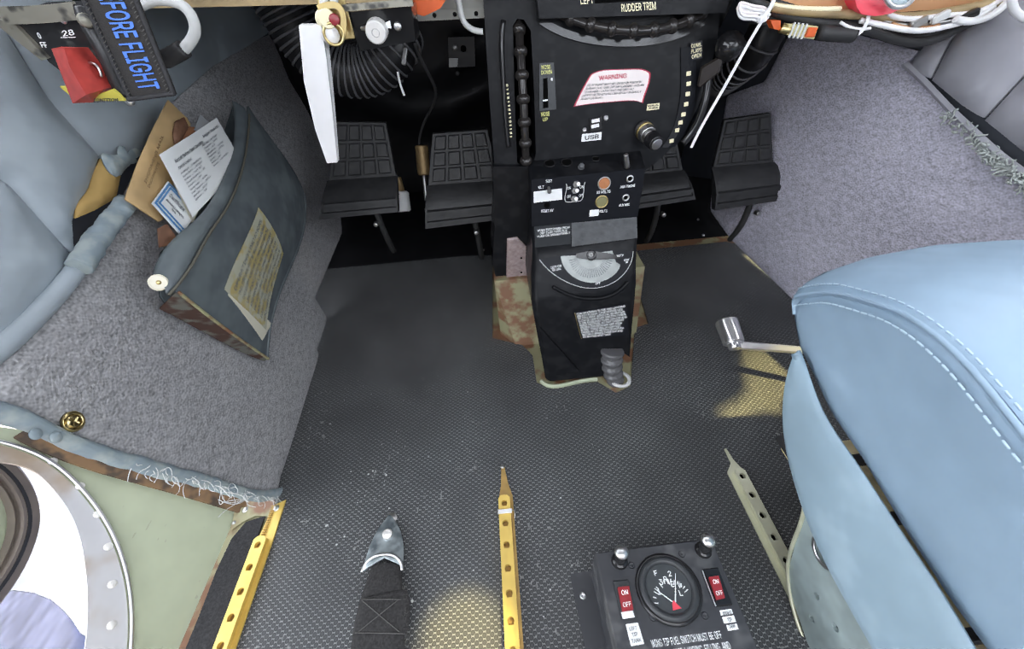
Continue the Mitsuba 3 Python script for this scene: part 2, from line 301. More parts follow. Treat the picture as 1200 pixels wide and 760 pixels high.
def pillow(pts, n, bulge, w, t=0.004, res=0.012, ragged=0.0, seed=0, wave=0.0):
    """panel with the outline pts, thickness t behind and a soft bulge that rises within w of the edge"""
    P = np.asarray(pts, float); x, y, n = basis(n); o = P.mean(0)
    q = np.c_[(P - o) @ x, (P - o) @ y]; off = (P - o) @ n
    ring = sg.LinearRing(q); L = ring.length; k = max(24, int(L / res)); bp = np.array([ring.interpolate(L * i / k).coords[0] for i in range(k)])
    if ragged:
        rr = meshkit.noise(np.c_[bp * 170, np.zeros(k)], seed) - .5
        c = bp.mean(0); bp = bp + (bp - c) / np.linalg.norm(bp - c, axis=1)[:, None] * rr[:, None] * ragged
    poly = sg.Polygon(bp).buffer(0)
    if poly.geom_type != 'Polygon': poly = max(poly.geoms, key=lambda g: g.area)
    bp = np.array(poly.exterior.coords)[:-1]; k = len(bp)
    x0, y0, x1, y1 = poly.bounds
    gx, gy = np.meshgrid(np.arange(x0, x1, res), np.arange(y0, y1, res)); gp = np.c_[gx.ravel(), gy.ravel()]
    inn = poly.buffer(-res * .55); gp = gp[shapely.contains_xy(inn, gp[:, 0], gp[:, 1])]
    Q = np.vstack([bp, gp]); D = Delaunay(Q); tri = D.simplices; cen = Q[tri].mean(1); tri = tri[shapely.contains_xy(poly, cen[:, 0], cen[:, 1])]
    a, b, c = Q[tri[:, 0]], Q[tri[:, 1]], Q[tri[:, 2]]; ar = (b[:, 0] - a[:, 0]) * (c[:, 1] - a[:, 1]) - (b[:, 1] - a[:, 1]) * (c[:, 0] - a[:, 0])
    tri = tri[np.abs(ar) > 1e-10]; ar = ar[np.abs(ar) > 1e-10]; tri[ar < 0] = tri[ar < 0][:, ::-1]
    ext = shapely.LinearRing(bp); dist = shapely.distance(shapely.points(Q), ext)
    h = bulge * np.sqrt(np.clip(1 - (1 - np.clip(dist / w, 0, 1)) ** 2, 0, 1))
    if wave: h = h + wave * (meshkit.fbm(np.c_[Q * 14, np.zeros(len(Q))], 3, seed) - .5) * np.clip(dist / w, 0, 1)
    # follow a gently warped outline
    Aq = np.c_[q, np.ones(len(q))]; co = np.linalg.lstsq(Aq, off, rcond=None)[0]; base = np.c_[Q, np.ones(len(Q))] @ co
    X = o + Q[:, :1] * x + Q[:, 1:] * y + (base + h)[:, None] * n; Xb = o + Q[:, :1] * x + Q[:, 1:] * y + (base - t)[:, None] * n
    K = len(Q); Fc = np.vstack([tri, tri[:, ::-1] + K]); s = []
    for i in range(k):
        j = (i + 1) % k; s += [[i, i + K, j + K], [i, j + K, j]]
    m = trimesh.Trimesh(np.vstack([X, Xb]), np.vstack([Fc, s]), process=False); m.fix_normals(); return m
def loft(rings, cap=True):
    R = np.asarray(rings, float); m, k, _ = R.shape; V = R.reshape(-1, 3); Fc = []
    for i in range(m - 1):
        for j in range(k):
            j2 = (j + 1) % k; Fc += [[i * k + j, i * k + j2, (i + 1) * k + j2], [i * k + j, (i + 1) * k + j2, (i + 1) * k + j]]
    if cap:
        for i in (0, m - 1):
            c = len(V); V = np.vstack([V, R[i].mean(0)])
            Fc += [[c, i * k + j, i * k + (j + 1) % k] for j in range(k)]
    mm = trimesh.Trimesh(V, Fc, process=False); trimesh.repair.fix_normals(mm); return mm
def rrect(x0, x1, y0, y1, r, n=5):
    out = []
    for cx, cy, a0 in ((x1 - r, y1 - r, 0), (x0 + r, y1 - r, 90), (x0 + r, y0 + r, 180), (x1 - r, y0 + r, 270)):
        for i in range(n):
            a = math.radians(a0 + 90 * i / (n - 1)); out.append((cx + r * math.cos(a), cy + r * math.sin(a)))
    return np.array(out)
def qnorm(q, toward=(0, 0, .6)):
    q = np.asarray(q, float); n = unit(np.cross(q[1] - q[0], q[3] - q[0])); return n if n @ (np.array(toward) - q.mean(0)) > 0 else -n
def qlerp(q, u, v):
    q = np.asarray(q, float); u = np.asarray(u)[..., None]; v = np.asarray(v)[..., None]
    return (q[0] * (1 - u) + q[1] * u) * (1 - v) + (q[3] * (1 - u) + q[2] * u) * v
def qplate(q, t=0.0008, lift=0.0, r=0.0): # thin label or plate on the quad q = top left, top right, bottom right, bottom left
    return plate(q, qnorm(q), t, lift=lift + t)
def qtext(q, lines, fill=0.72, bold=True, depth=0.0003, lift=0.0, fit=True, align='c'):
    """lines of lettering spread over the quad"""
    q = np.asarray(q, float); n = qnorm(q); k = len(lines); out = []
    H = np.linalg.norm(q[3] - q[0]) / k; W = np.linalg.norm(q[1] - q[0])
    ms = [meshkit.text_mesh(s, 1.0, 0.1, bold) if s else None for s in lines]
    wid = [m.bounds[1][0] if m is not None else 0 for m in ms]
    sx = W / max(wid) if fit else H * fill
    for i, m in enumerate(ms):
        if m is None: continue
        v = m.vertices.copy(); w = wid[i] * sx / W; u0 = {'c': (1 - w) / 2, 'l': 0, 'r': 1 - w}[align]
        u = u0 + v[:, 0] * sx / W; vv = (i + 0.5 + fill / 2 - v[:, 1] * fill) / k
        X = qlerp(q, u, vv) + n * (lift + np.where(v[:, 2] > 0.05, depth, 0)[:, None])
        mm = trimesh.Trimesh(X, m.faces, process=False); mm.fix_normals(); out.append(mm)
    return cat_(out)
def dome(p, n, r, h): # rivet or screw head
    pr_ = [[r, 0]] + [[r * math.cos(a), h * math.sin(a)] for a in np.linspace(0.15, math.pi / 2, 5)][:-1] + [[0, h]]
    return lathe([[0, -h * .3], [r, -h * .3]] + pr_, frame(p, n, (1, 0, 0) if abs(unit(n)[0]) < .9 else (0, 1, 0)), 16)
def screw(p, n, r, h=0.0015): # head with a cross slot cut in
    m = manifold3d.Manifold.cylinder(h, r, r * 0.8, 20)
    for s in ((r * 1.3, r * .3, h), (r * .3, r * 1.3, h)): m = m - manifold3d.Manifold.cube(s, True).translate((0, 0, h))
    g = m.to_mesh(); t = trimesh.Trimesh(g.vert_properties[:, :3], g.tri_verts); t.apply_transform(frame(p, n, (1, 0.3, 0) if abs(unit(n)[0]) < .9 else (0, 1, .2))); return t
def disc(p, n, r, t=0.0008, m=24): return lathe([[0, 0], [r, 0], [r, t], [0, t]], frame(p, n, (1, 0, 0) if abs(unit(n)[0]) < .9 else (0, 1, 0)), m)
def ringm(p, n, r0, r1, t, m=28): return lathe([[r0, 0], [r1, 0], [r1, t * .6], [(r0 + r1) / 2, t], [r0, t * .6], [r0, 0]], frame(p, n, (1, 0, 0) if abs(unit(n)[0]) < .9 else (0, 1, 0)), m)
nPU, nPS, nPE, nPG, nPL, nPB = (unit(v) for v in ((0, -.194, .035), (0, -.078, .006), (0, -.013, .039), (0, -.017, .04), (0, -.067, .045), (0, -.164, .045)))
nWL, nDP, nPP = unit((.99241, .07261, .09924)), unit((.8, 0, .6)), unit((0, -.97, .24))
nWR = unit((-0.98642, -0.12688, 0.10428))

# ------------------------------------------------------------------ the setting

def struct(key, mesh, mat, smooth=30, label=None): return put(key, mesh, mat, smooth, label, kind='structure')
# floor pan (bare metal under the mat), front floor, mat
struct('floor', cbox((1.17, 1.9, 0.02), T_ := np.array([[1, 0, 0, .115], [0, 1, 0, .45], [0, 0, 1, -.0105], [0, 0, 0, 1.]]), .001), 'rusty_primer', label='bare metal floor pan seen in the gap around the centre pedestal')
put('floor__toe_board', plate([(-.62, .955, .0), (.66, .885, .0), (.66, 1.30, .10), (-.62, 1.36, .10)], (0, -.25, 1), .003, lift=.003), 'firewall_black', label='black front floor sheet under the rudder pedals')
mat_out = [(-.372, -.30, .004), (-.372, .30, .004), (-.400, .33, .004), (-.45, .60, .004), (-.52, .72, .004), (-.56, 1.00, .004), (-0.3688, 0.9909, 0.0040), (-0.0427, 0.9510, 0.0040), (0.3649, 0.9041, 0.0040), (0.5872, 0.9066, 0.0040), (.640, .87, .004), (.665, .60, .004), (.70, -.30, .004)]
mat_cut = [(-0.0268, 0.9439, 0.0040), (-0.0376, 0.6263, 0.0040), (0.0231, 0.5975, 0.0040), (0.0409, 0.5658, 0.0040), (0.0413, 0.4948, 0.0040), (0.0648, 0.4796, 0.0040), (0.1209, 0.4827, 0.0040), (0.1527, 0.4828, 0.0040), (0.1800, 0.4534, 0.0040), (0.2098, 0.4655, 0.0040), (0.2618, 0.6156, 0.0040), (0.2935, 0.6244, 0.0040), (0.3081, 0.7453, 0.0040), (0.3397, 0.8796, 0.0040)]
strip_slot = lambda x0, x1, y1: [(x0, -.29, .004), (x0, y1, .004), (x1, y1, .004), (x1, -.29, .004)]
put('floor_mat', plate(mat_out, (0, 0, 1), .004, [mat_cut]), 'rubber_mat', False, 'black rubber floor mat with a pattern of small raised dots, covering the cockpit floor', 'floor mat')
for p in ((-0.2423, 0.9790, 0.0030), (-0.0495, 0.9624, 0.0030), (0.5447, 0.9339, 0.0030)):
    put('floor_screw', dome((p[0], p[1] + .012, .006), (0, -.2, 1), .0042, .003), 'aluminium', True, 'small bright round-headed screw at the front edge of the floor mat', 'screw', 'screws along the mat front edge')
put('floor_screw', dome((0.5422, 0.9886, 0.0300), (0, -.3, 1), .0035, .003), 'steel', True, 'dull screw on the black front floor beneath the rightmost pedal', 'screw')

# left side wall : carpet kick panel, padded vinyl above it
carp = [(-0.4147, 0.2334, 0.3607), (-0.4185, 0.2582, 0.3802), (-0.4213, 0.2968, 0.3802), (-0.4263, 0.3604, 0.3838), (-0.4345, 0.4541, 0.3970), (-0.4404, 0.5040, 0.4195), (-0.4602, 0.7035, 0.4714), (-0.4745, 0.8748, 0.4892), (-0.4937, 1.1249, 0.4984), (-0.5179, 1.4567, 0.4970), (-0.5094, 1.4986, 0.3817), (-0.4736, 1.2444, 0.2101), (-0.4552, 1.1479, 0.0964), (-0.4449, 1.0694, 0.0504), (-0.4227, 0.7448, 0.0657), (-0.4168, 0.7465, 0.0056), (-0.4089, 0.6336, 0.0093), (-0.4070, 0.6434, -0.0169), (-0.3877, 0.3493, 0.0058), (-0.3850, 0.3236, -0.0024), (-0.3947, 0.2805, 0.1263), (-0.4015, 0.2567, 0.2116), (-0.4067, 0.2395, 0.2760), (-0.4105, 0.2354, 0.3172), (-0.4141, 0.2291, 0.3574)]
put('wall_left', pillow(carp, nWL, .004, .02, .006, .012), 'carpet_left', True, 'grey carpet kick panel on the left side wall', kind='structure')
def WUx(p, k):  # lean of the upper panel
    return p
put('wall_left__vinyl_panel', pillow([(-0.4250, 0.2203, 0.3795), (-0.4400, 0.3360, 0.4761), (-0.4480, 0.3990, 0.4815), (-0.4450, 0.3960, 0.4456), (-0.4400, 0.3908, 0.4011), (-0.4340, 0.3521, 0.3856), (-0.4280, 0.2718, 0.3826)], (.97, -.1, .12), .012, .06, .004, .012), 'vinyl_left', True, label='pale blue vinyl panel nearest the door, lowest of the three')
put('wall_left__vinyl_panel', pillow([(-0.4400, 0.3360, 0.4761), (-0.4700, 0.4879, 0.5923), (-0.4680, 0.5310, 0.5851), (-0.4580, 0.5118, 0.5224), (-0.4520, 0.5135, 0.4597), (-0.4450, 0.4653, 0.4401), (-0.4400, 0.4202, 0.4261), (-0.4400, 0.3908, 0.4011), (-0.4450, 0.3960, 0.4456), (-0.4480, 0.3990, 0.4815)], (.97, -.1, .12), .012, .05, .004, .012), 'vinyl_left', True, label='middle blue vinyl panel, torn at its lower end')
put('wall_left__vinyl_panel', pillow([(-0.4700, 0.5030, 0.5910), (-0.4750, 0.6026, 0.6258), (-0.4850, 0.9899, 0.6224), (-0.5000, 1.4238, 0.5139), (-0.4950, 1.1278, 0.4982), (-0.4850, 0.8941, 0.4867), (-0.4750, 0.7321, 0.4683), (-0.4650, 0.6011, 0.4422), (-0.4600, 0.5716, 0.4365), (-0.4530, 0.5159, 0.4579), (-0.4590, 0.5174, 0.5221), (-0.4680, 0.5329, 0.5869)], (.97, -.1, .12), .008, .05, .004, .014), 'vinyl_left', True, label='shaded vinyl panel behind the switch box')
put('wall_left__foam', pillow([(-0.4520, 0.5133, 0.4568), (-0.4520, 0.5260, 0.4347), (-0.4460, 0.4899, 0.4190), (-0.4400, 0.4501, 0.4228), (-0.4380, 0.4212, 0.4273), (-0.4400, 0.4355, 0.4358), (-0.4420, 0.4640, 0.4404), (-0.4490, 0.4913, 0.4511)], (.97, -.1, .12), .008, .02, .003, .006, wave=.004), 'foam', True, label='patch of yellow foam showing through the torn vinyl')
put('wall_left__torn_vinyl', pillow([(-0.4440, 0.5057, 0.4607), (-0.4460, 0.5383, 0.4574), (-0.4500, 0.5773, 0.4466), (-0.4480, 0.5533, 0.4377), (-0.4400, 0.5082, 0.4356), (-0.4420, 0.5017, 0.4464)], (.97, -.1, .12), .006, .02, .002, .006, ragged=.012, seed=3, wave=.006), 'vinyl_trim', True, label='torn flap of teal vinyl')
put('wall_left__backing', cbox((.01, 1.7, .40), np.array([[1, 0, 0.1, -.505], [0, 1, 0, .70], [-.1, 0, 1, .50], [0, 0, 0, 1.]])), 'dark_vinyl', label='dark lining behind the vinyl panels')
roll = [(-0.4240, 0.2419, 0.3879), (-0.4220, 0.2691, 0.3866), (-0.4240, 0.3077, 0.3872), (-0.4260, 0.3580, 0.3928), (-0.4280, 0.4087, 0.4032), (-0.4310, 0.4688, 0.4127)]
put('trim_1', tube(roll, .0085, 14, 50, scale=np.linspace(1.05, .9, 50)), 'vinyl_left', True, 'padded blue edge roll between carpet and vinyl', kind='structure')
rag = smooth_path([(-0.4160, 0.3674, 0.4014), (-0.4180, 0.3991, 0.4078), (-0.4200, 0.4324, 0.4136), (-0.4210, 0.4699, 0.4195)], 40)
rng = np.random.default_rng(4)
tm = tube(rag, .010, 12, 40); d = meshkit.fbm(tm.vertices * 160, 3, 5)[:, None] - .45; tm.vertices += d * tm.vertex_normals * .006
put('trim_1__worn_cover', tm, 'vinyl_trim', True, label='crumbling end of the roll')
# lower carpet edge binding, worn
bind = [(-0.4115, 0.2190, 0.3790), (-0.4101, 0.2269, 0.3597), (-0.4066, 0.2331, 0.3199), (-0.4031, 0.2391, 0.2804), (-0.3979, 0.2557, 0.2163), (-0.3912, 0.2796, 0.1319), (-0.3837, 0.3098, 0.0347), (-0.3818, 0.3320, -0.0006)]
G = []
for i, p in enumerate(smooth_path(bind, 60)):
    G.append([p + A(.002, .004, .003), p + A(.005, .001, -.001), p + A(.004, -.004, -.007), p + A(-.003, -.007, -.011)])
G = np.array(G); nz = meshkit.fbm(G * 60, 3, 2)[..., None] - .5; G += nz * A(.003, .003, .003)
bm = grid_sheet(G, .003)
put('trim_2', bm, 'vinyl_trim', True, 'worn teal binding along the lower carpet edge at the door post', kind='structure')
fr = []
for i in range(70): # loose threads
    t = rng.uniform(.35, .95); p = G[int(t * 59), 2] + rng.normal(0, .002, 3); q = p + A(rng.normal(.004, .004), rng.normal(-.006, .006), rng.normal(-.006, .004))
    fr.append(tube([p, (p + q) / 2 + rng.normal(0, .003, 3), q], .0004, 4, 6))
for k in range(5):
    p = G[46, 3] + A(.004, 0, 0); q = A(*(-0.3855, 0.2647, 0.1059)) + rng.normal(0, .006, 3) * A(.3, 1, 1)
    fr.append(tube([p, p * .5 + q * .5 + rng.normal(0, .004, 3), q], .0006, 4, 8))
put('trim_2__loose_thread', cat_(fr), 'lint', True, kind='stuff')
put('carpet_screw', screw((-0.4028, 0.2452, 0.3133), nWL, .0065, .003), 'brass', True, 'brass cross-head screw in a cup washer on the left carpet', 'screw')
put('carpet_screw__washer', ringm((-0.4057, 0.2470, 0.3112), nWL, .006, .0095, .004), 'brass', True)
for q in ((-0.3998, 0.2203, 0.3318), (-0.3998, 0.2266, 0.3168)):
    put('binding_rivet', dome(q, nWL, .005, .002), 'vinyl_trim', True, 'painted-over rivet in the worn binding at the door post', 'rivet', 'rivets in the binding')

# door sill and frame on the sloping side plane
sill = [(-0.6308, 0.3080, 0.2544), (-0.6104, 0.3218, 0.2271), (-0.5851, 0.3316, 0.1934), (-0.5520, 0.3380, 0.1493), (-0.5044, 0.3355, 0.0859), (-0.4199, 0.3288, -0.0269), (-0.4205, 0.2835, -0.0260), (-0.4227, 0.2490, -0.0231), (-0.4255, 0.2047, -0.0193), (-0.4292, 0.1606, -0.0144), (-0.4324, 0.1178, -0.0102), (-0.4610, 0.0897, 0.0281), (-0.4700, 0.1289, 0.0400), (-0.4833, 0.1713, 0.0578), (-0.5013, 0.2114, 0.0817), (-0.5245, 0.2488, 0.1127), (-0.5505, 0.2784, 0.1473), (-0.5779, 0.2986, 0.1839), (-0.6030, 0.3030, 0.2174), (-0.6260, 0.2963, 0.2480)]
struct('wall_sill', plate(sill, nDP, .004), 'green_primer', label='pale green primed sill panel below the door opening')
lip = [(-0.5951, 0.3256, 0.2134), (-0.5401, 0.3138, 0.1435), (-0.5011, 0.3142, 0.0915), (-0.4601, 0.3140, 0.0368), (-0.4182, 0.3129, -0.0191)]
put('wall_sill__rust_shade_edge', ribbon(lip, .026, .003, 30, up=nDP), 'rust_shade_brown', label='brown rusty lip under the carpet edge, its soft shade put into the colour')
outer = smooth_path([(-0.6225, 0.2946, 0.2499), (-0.5997, 0.3013, 0.2195), (-0.5747, 0.2970, 0.1862), (-0.5474, 0.2768, 0.1499), (-0.5216, 0.2474, 0.1154), (-0.4985, 0.2102, 0.0846), (-0.4806, 0.1703, 0.0608), (-0.4674, 0.1282, 0.0432), (-0.4585, 0.0892, 0.0313)], 50)
inner = smooth_path([(-0.6145, 0.2752, 0.2393), (-0.5929, 0.2841, 0.2106), (-0.5789, 0.2854, 0.1919), (-0.5594, 0.2712, 0.1659), (-0.5382, 0.2450, 0.1375), (-0.5187, 0.2080, 0.1116), (-0.5032, 0.1692, 0.0910), (-0.4898, 0.1252, 0.0730), (-0.4815, 0.0880, 0.0621)], 50)
Gd = np.stack([outer, outer * .93 + inner * .07, outer * .5 + inner * .5, inner], 1)
struct('trim_3', grid_sheet(Gd, .003), 'bare_metal', label='curved bare-metal rim of the door opening')
st = [(-0.6221, 0.2971, 0.2527), (-0.5993, 0.3040, 0.2224), (-0.5736, 0.3003, 0.1882), (-0.5458, 0.2804, 0.1511), (-0.5192, 0.2502, 0.1155), (-0.4952, 0.2121, 0.0836), (-0.4768, 0.1704, 0.0591), (-0.4637, 0.1282, 0.0416), (-0.4548, 0.0890, 0.0298)]
put('trim_3__edge_bead', tube(st, .0022, 8, 50), 'aluminium', True, label='rounded bright bead on the outer edge of the rim')
for q in ([(-0.5695, 0.2998, 0.1802), (-0.5466, 0.2812, 0.1496), (-0.5268, 0.2560, 0.1233), (-0.5100, 0.2250, 0.1008), (-0.4953, 0.1890, 0.0812), (-0.4832, 0.1514, 0.0651)]): 
    put('trim_3__rivet', dome(q, nDP, .0046, .0016), 'satin', True)

# outside : door swung open, white fairing, apron
dx = -.66
def dring(sc, cx, n=48):
    return None
dout = smooth_path([(-0.7400, 0.3128, 0.2281), (-0.7400, 0.3503, 0.1838), (-0.7400, 0.3658, 0.1247), (-0.7400, 0.3598, 0.0825), (-0.7400, 0.3412, 0.0395), (-0.7400, 0.3156, 0.0091), (-0.7400, 0.2801, -0.0106), (-0.7400, 0.2432, -0.0194), (-0.7400, 0.2140, -0.0200), (-0.7400, 0.1629, -0.0083), (-0.7400, 0.1238, 0.0426)], 48)
cen = A(*(-0.7400, 0.2325, 0.1403))
lay = [dout, cen + (dout - cen) * .93 + A(.012, 0, 0), cen + (dout - cen) * .80 + A(.012, 0, 0), cen + (dout - cen) * .785 + A(.004, 0, 0), cen + (dout - cen) * .75 + A(.008, 0, 0), cen + (dout - cen) * .74 + A(-.002, 0, 0)]
struct('door_1', grid_sheet(np.stack(lay, 1), .004), 'door_brown', label='rounded lower corner of the opened door with its metal edge band')
lay2 = [cen + (dout - cen) * .76 + A(-.004, 0, 0), cen + (dout - cen) * .4 + A(-.006, 0, 0), cen + (dout - cen) * .05 + A(-.006, 0, 0)]
put('door_1__inner_skin', grid_sheet(np.stack(lay2, 1), .003), 'green_primer', label='green inner skin of the door')
sl = [cen + (dout - cen) * s_ + A(.010, 0, 0) for s_ in (.83, .86)]
put('door_1__seal', grid_sheet(np.stack(sl, 1) + A(.003, 0, 0), .003), 'black_rubber', label='dark rubber door seal')
fo = [(-1.3500, 0.5946, 0.0371), (-1.3500, 0.9244, -0.3938), (-1.0800, 0.5458, -0.6528), (-0.8600, 0.2324, -0.5449), (-0.9050, 0.2552, -0.3539), (-0.9450, 0.2923, -0.3313), (-0.9750, 0.3157, -0.2954), (-0.9900, 0.3192, -0.2535), (-0.9900, 0.3061, -0.2105), (-0.9500, 0.2499, -0.1274), (-0.8600, 0.1520, 0.0167)]
put('wheel_fairing', pillow(fo, (.7, 0, .7), .05, .25, .02, .03), 'white_paint', True, 'smooth white painted fairing outside the door opening, arched along its lower edge', 'fairing')
struct('ground', cbox((30, 30, .1), np.array([[1, 0, 0, 0], [0, 1, 0, 0], [0, 0, 1, -1.05], [0, 0, 0, 1.]])), 'asphalt', label='blue-grey tarmac outside, seen through the door opening')

# right side wall
wr = [(0.6610, 0.6995, 0.4496), (0.6457, 0.8252, 0.4579), (0.6250, 0.9736, 0.4426), (0.6136, 0.9900, 0.3546), (0.5944, 1.0983, 0.3049), (0.5901, 1.0750, 0.2361), (0.5827, 1.0431, 0.1276), (0.5788, 1.0061, 0.0453), (0.5904, 0.8938, 0.0187), (0.6198, 0.6530, 0.0035), (0.6398, 0.4674, -0.0334), (0.6656, 0.3628, 0.0835), (0.6855, 0.3547, 0.2622), (0.6807, 0.4523, 0.3359), (0.6723, 0.5408, 0.3641), (0.6664, 0.6087, 0.3907), (0.6576, 0.7064, 0.4261)]
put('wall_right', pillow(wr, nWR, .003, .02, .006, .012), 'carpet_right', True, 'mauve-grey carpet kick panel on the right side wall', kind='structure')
put('wall_right__vinyl_panel', pillow([(0.6487, 0.6894, 0.4365), (0.6525, 0.6813, 0.4623), (0.6594, 0.6492, 0.4884), (0.6568, 0.6531, 0.4687), (0.6528, 0.6470, 0.4237), (0.6511, 0.6617, 0.4255)], nWR, .006, .02, .004, .010), 'vinyl_right', True, label='narrow front piece of the right vinyl lining')
put('wall_right__vinyl_panel', pillow([(0.6531, 0.6432, 0.4222), (0.6571, 0.6495, 0.4671), (0.6597, 0.6470, 0.4886), (0.6627, 0.6405, 0.5092), (0.6674, 0.6149, 0.5225), (0.6721, 0.5769, 0.5209), (0.6725, 0.5436, 0.4837), (0.6688, 0.5423, 0.4471), (0.6621, 0.5502, 0.3942), (0.6587, 0.5834, 0.4021)], nWR, .010, .04, .004, .012), 'vinyl_right', True, label='large grey vinyl lining panel with faint creases')
put('wall_right__vinyl_panel', pillow([(0.6624, 0.5470, 0.3929), (0.6690, 0.5394, 0.4458), (0.6731, 0.5371, 0.4819), (0.6821, 0.4272, 0.4333), (0.6729, 0.4389, 0.3606), (0.6683, 0.4844, 0.3724)], nWR, .010, .04, .004, .012), 'vinyl_right', True, label='rearmost right vinyl lining panel')
put('wall_right__backing', plate([(0.5363, 1.3863, 0.0100), (0.6096, 1.2065, 0.4845), (0.6553, 0.9018, 0.5461), (0.6781, 0.7246, 0.5465), (0.6872, 0.6334, 0.5219), (0.6923, 0.5938, 0.5218), (0.7032, 0.4340, 0.4298), (0.6902, 0.4297, 0.3017)], nWR, .006), 'dark_vinyl', label='dark lining behind the vinyl')
tb = [A(*p) for p in [(0.6485, 0.7012, 0.4300), (0.6531, 0.6508, 0.4118), (0.6573, 0.6013, 0.3911), (0.6613, 0.5544, 0.3722), (0.6655, 0.5091, 0.3564), (0.6699, 0.4636, 0.3433), (0.6757, 0.4057, 0.3270)]]
ta = [A(*p) for p in [(0.6484, 0.6935, 0.4381), (0.6534, 0.6366, 0.4169), (0.6574, 0.5894, 0.3974), (0.6612, 0.5475, 0.3820), (0.6652, 0.5033, 0.3662), (0.6697, 0.4588, 0.3540), (0.6752, 0.4035, 0.3390)]]
struct('trim_4', grid_sheet(np.stack([smooth_path(tb, 50), smooth_path(np.array(tb) * .5 + np.array(ta) * .5 + nWR * .004, 50), smooth_path(ta, 50)], 1), .003), 'vinyl_right', label='grey vinyl edge strip of the right wall, frayed toward the rear')
fr = []
pb = smooth_path(tb, 200)
pm = smooth_path(np.array(tb) * .6 + np.array(ta) * .4, 200)
for i in range(700):
    t = int(np.clip(199 - abs(rng.normal(0, 55)), 75, 199)); p = pb[t] * .7 + pm[t] * .3 + nWR * .004 + rng.normal(0, .0035, 3); q = p + rng.normal(0, .0035, 3) + nWR * .0015
    fr.append(tube([p, (p + q) / 2 + rng.normal(0, .0012, 3), q], rng.uniform(.0006, .0016), 4, 5))
put('trim_4__fray', cat_(fr), 'fray', True, kind='stuff', label='fluffy frayed edge')

struct('floor_front', cbox((1.6, .95, .01), np.array([[1, 0, 0, .08], [0, 1, 0, .98], [0, 0, 1, -.03], [0, 0, 0, 1.]]), .001), 'firewall_black', label='black structure under the footwell')
struct('wall_front_left', cbox((.01, .75, .95), np.array([[1, 0, 0, -.62], [0, 1, 0, 1.05], [0, 0, 1, .42], [0, 0, 0, 1.]]), .001), 'firewall_black', label='dark left side of the footwell')
struct('wall_front_right', cbox((.01, .60, .88), np.array([[1, 0, 0, .79], [0, 1, 0, 1.12], [0, 0, 1, .42], [0, 0, 0, 1.]]), .001), 'firewall_black', label='dark right side of the footwell')
# footwell front, panel structure, cabin shell
gx, gz = np.meshgrid(np.linspace(-.62, .72, 60), np.linspace(-.02, .90, 44), indexing='ij')
gy = 1.27 - .04 * gz - .05 * meshkit.fbm(np.stack([gx * 5, gz * 9, gx * 0], -1), 3, 8) - .03 * np.exp(-((gz - .36 - .05 * np.sin(gx * 9)) / .05) ** 2)
struct('wall_front', grid_sheet(np.stack([gx, gy, gz], -1), .01), 'firewall_black', label='black quilted firewall lining at the front of the footwell')
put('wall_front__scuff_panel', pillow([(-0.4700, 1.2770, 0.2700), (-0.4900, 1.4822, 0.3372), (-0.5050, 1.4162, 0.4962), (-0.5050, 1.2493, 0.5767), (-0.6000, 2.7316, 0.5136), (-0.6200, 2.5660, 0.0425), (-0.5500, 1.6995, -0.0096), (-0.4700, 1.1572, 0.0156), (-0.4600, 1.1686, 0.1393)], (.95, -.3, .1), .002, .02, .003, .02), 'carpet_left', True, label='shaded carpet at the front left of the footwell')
struct('ceiling', cbox((1.5, .66, .02), np.array([[1, 0, 0, .1], [0, 1, 0, .97], [0, 0, 1, .88], [0, 0, 0, 1.]])), 'black_shell', label='glareshield over the instrument panel')

# ------------------------------------------------------------------ centre pedestal
P = 'pedestal'
tag(P, 'black centre console pedestal with trim wheels, switches and a fuel selector', 'console')
# upper column
up = [(0.0080, 0.7035, 0.5645), (0.0054, 0.6921, 0.5011), (0.0034, 0.6807, 0.4381), (0.0013, 0.6633, 0.3417), (0.0286, 0.6619, 0.3341), (0.2506, 0.6596, 0.3211), (0.2705, 0.6619, 0.3339), (0.3054, 0.6678, 0.3664), (0.3235, 0.6750, 0.4067), (0.3326, 0.6820, 0.4450), (0.3377, 0.6894, 0.4862), (0.3343, 0.6994, 0.5418)]
sl = [A(*p) for p in [(0.0451, 0.6968, 0.5272), (0.0516, 0.6981, 0.5343), (0.0609, 0.6978, 0.5326), (0.0697, 0.6954, 0.5197), (0.0706, 0.6817, 0.4438), (0.0692, 0.6669, 0.3615), (0.0628, 0.6638, 0.3442), (0.0486, 0.6630, 0.3402), (0.0382, 0.6651, 0.3515), (0.0413, 0.6822, 0.4461)]]
m = plate(up, nPU, .115, [sl])
put(P + '__upper_column', m, 'black_shell', label='crinkle-black upper column')
lowcol = [A(*p) for p in [(-0.0008, 0.6550, 0.3520), (-0.0072, 0.6550, 0.2553), (-0.0204, 0.6550, 0.1677), (-0.0134, 0.6550, 0.1186), (0.0078, 0.6550, 0.0838), (0.0520, 0.6550, 0.0488), (0.0986, 0.6550, 0.0430), (0.0977, 0.6550, 0.3428)]]
put(P + '__side_column', plate(lowcol, (0, -1, 0), .12), 'black_shell', label='left flank of the column')
put(P + '__side_cover', block([(0.0112, 0.6530, 0.2223), (0.0298, 0.6530, 0.2238), (0.0594, 0.6530, 0.1827), (0.0554, 0.6530, 0.0501), (0.0008, 0.6530, 0.1079)], (0, -1, 0), .004, .002), 'lit_pink_cover', label='cover plate with two small holes, the pinkish light on it put into its colour')
for q in ([(0.0349, 0.6488, 0.1807), (0.0333, 0.6488, 0.1481)]): put(P + '__hole', disc(q, (0, -1, 0), .0018, .0006), 'hole_black')
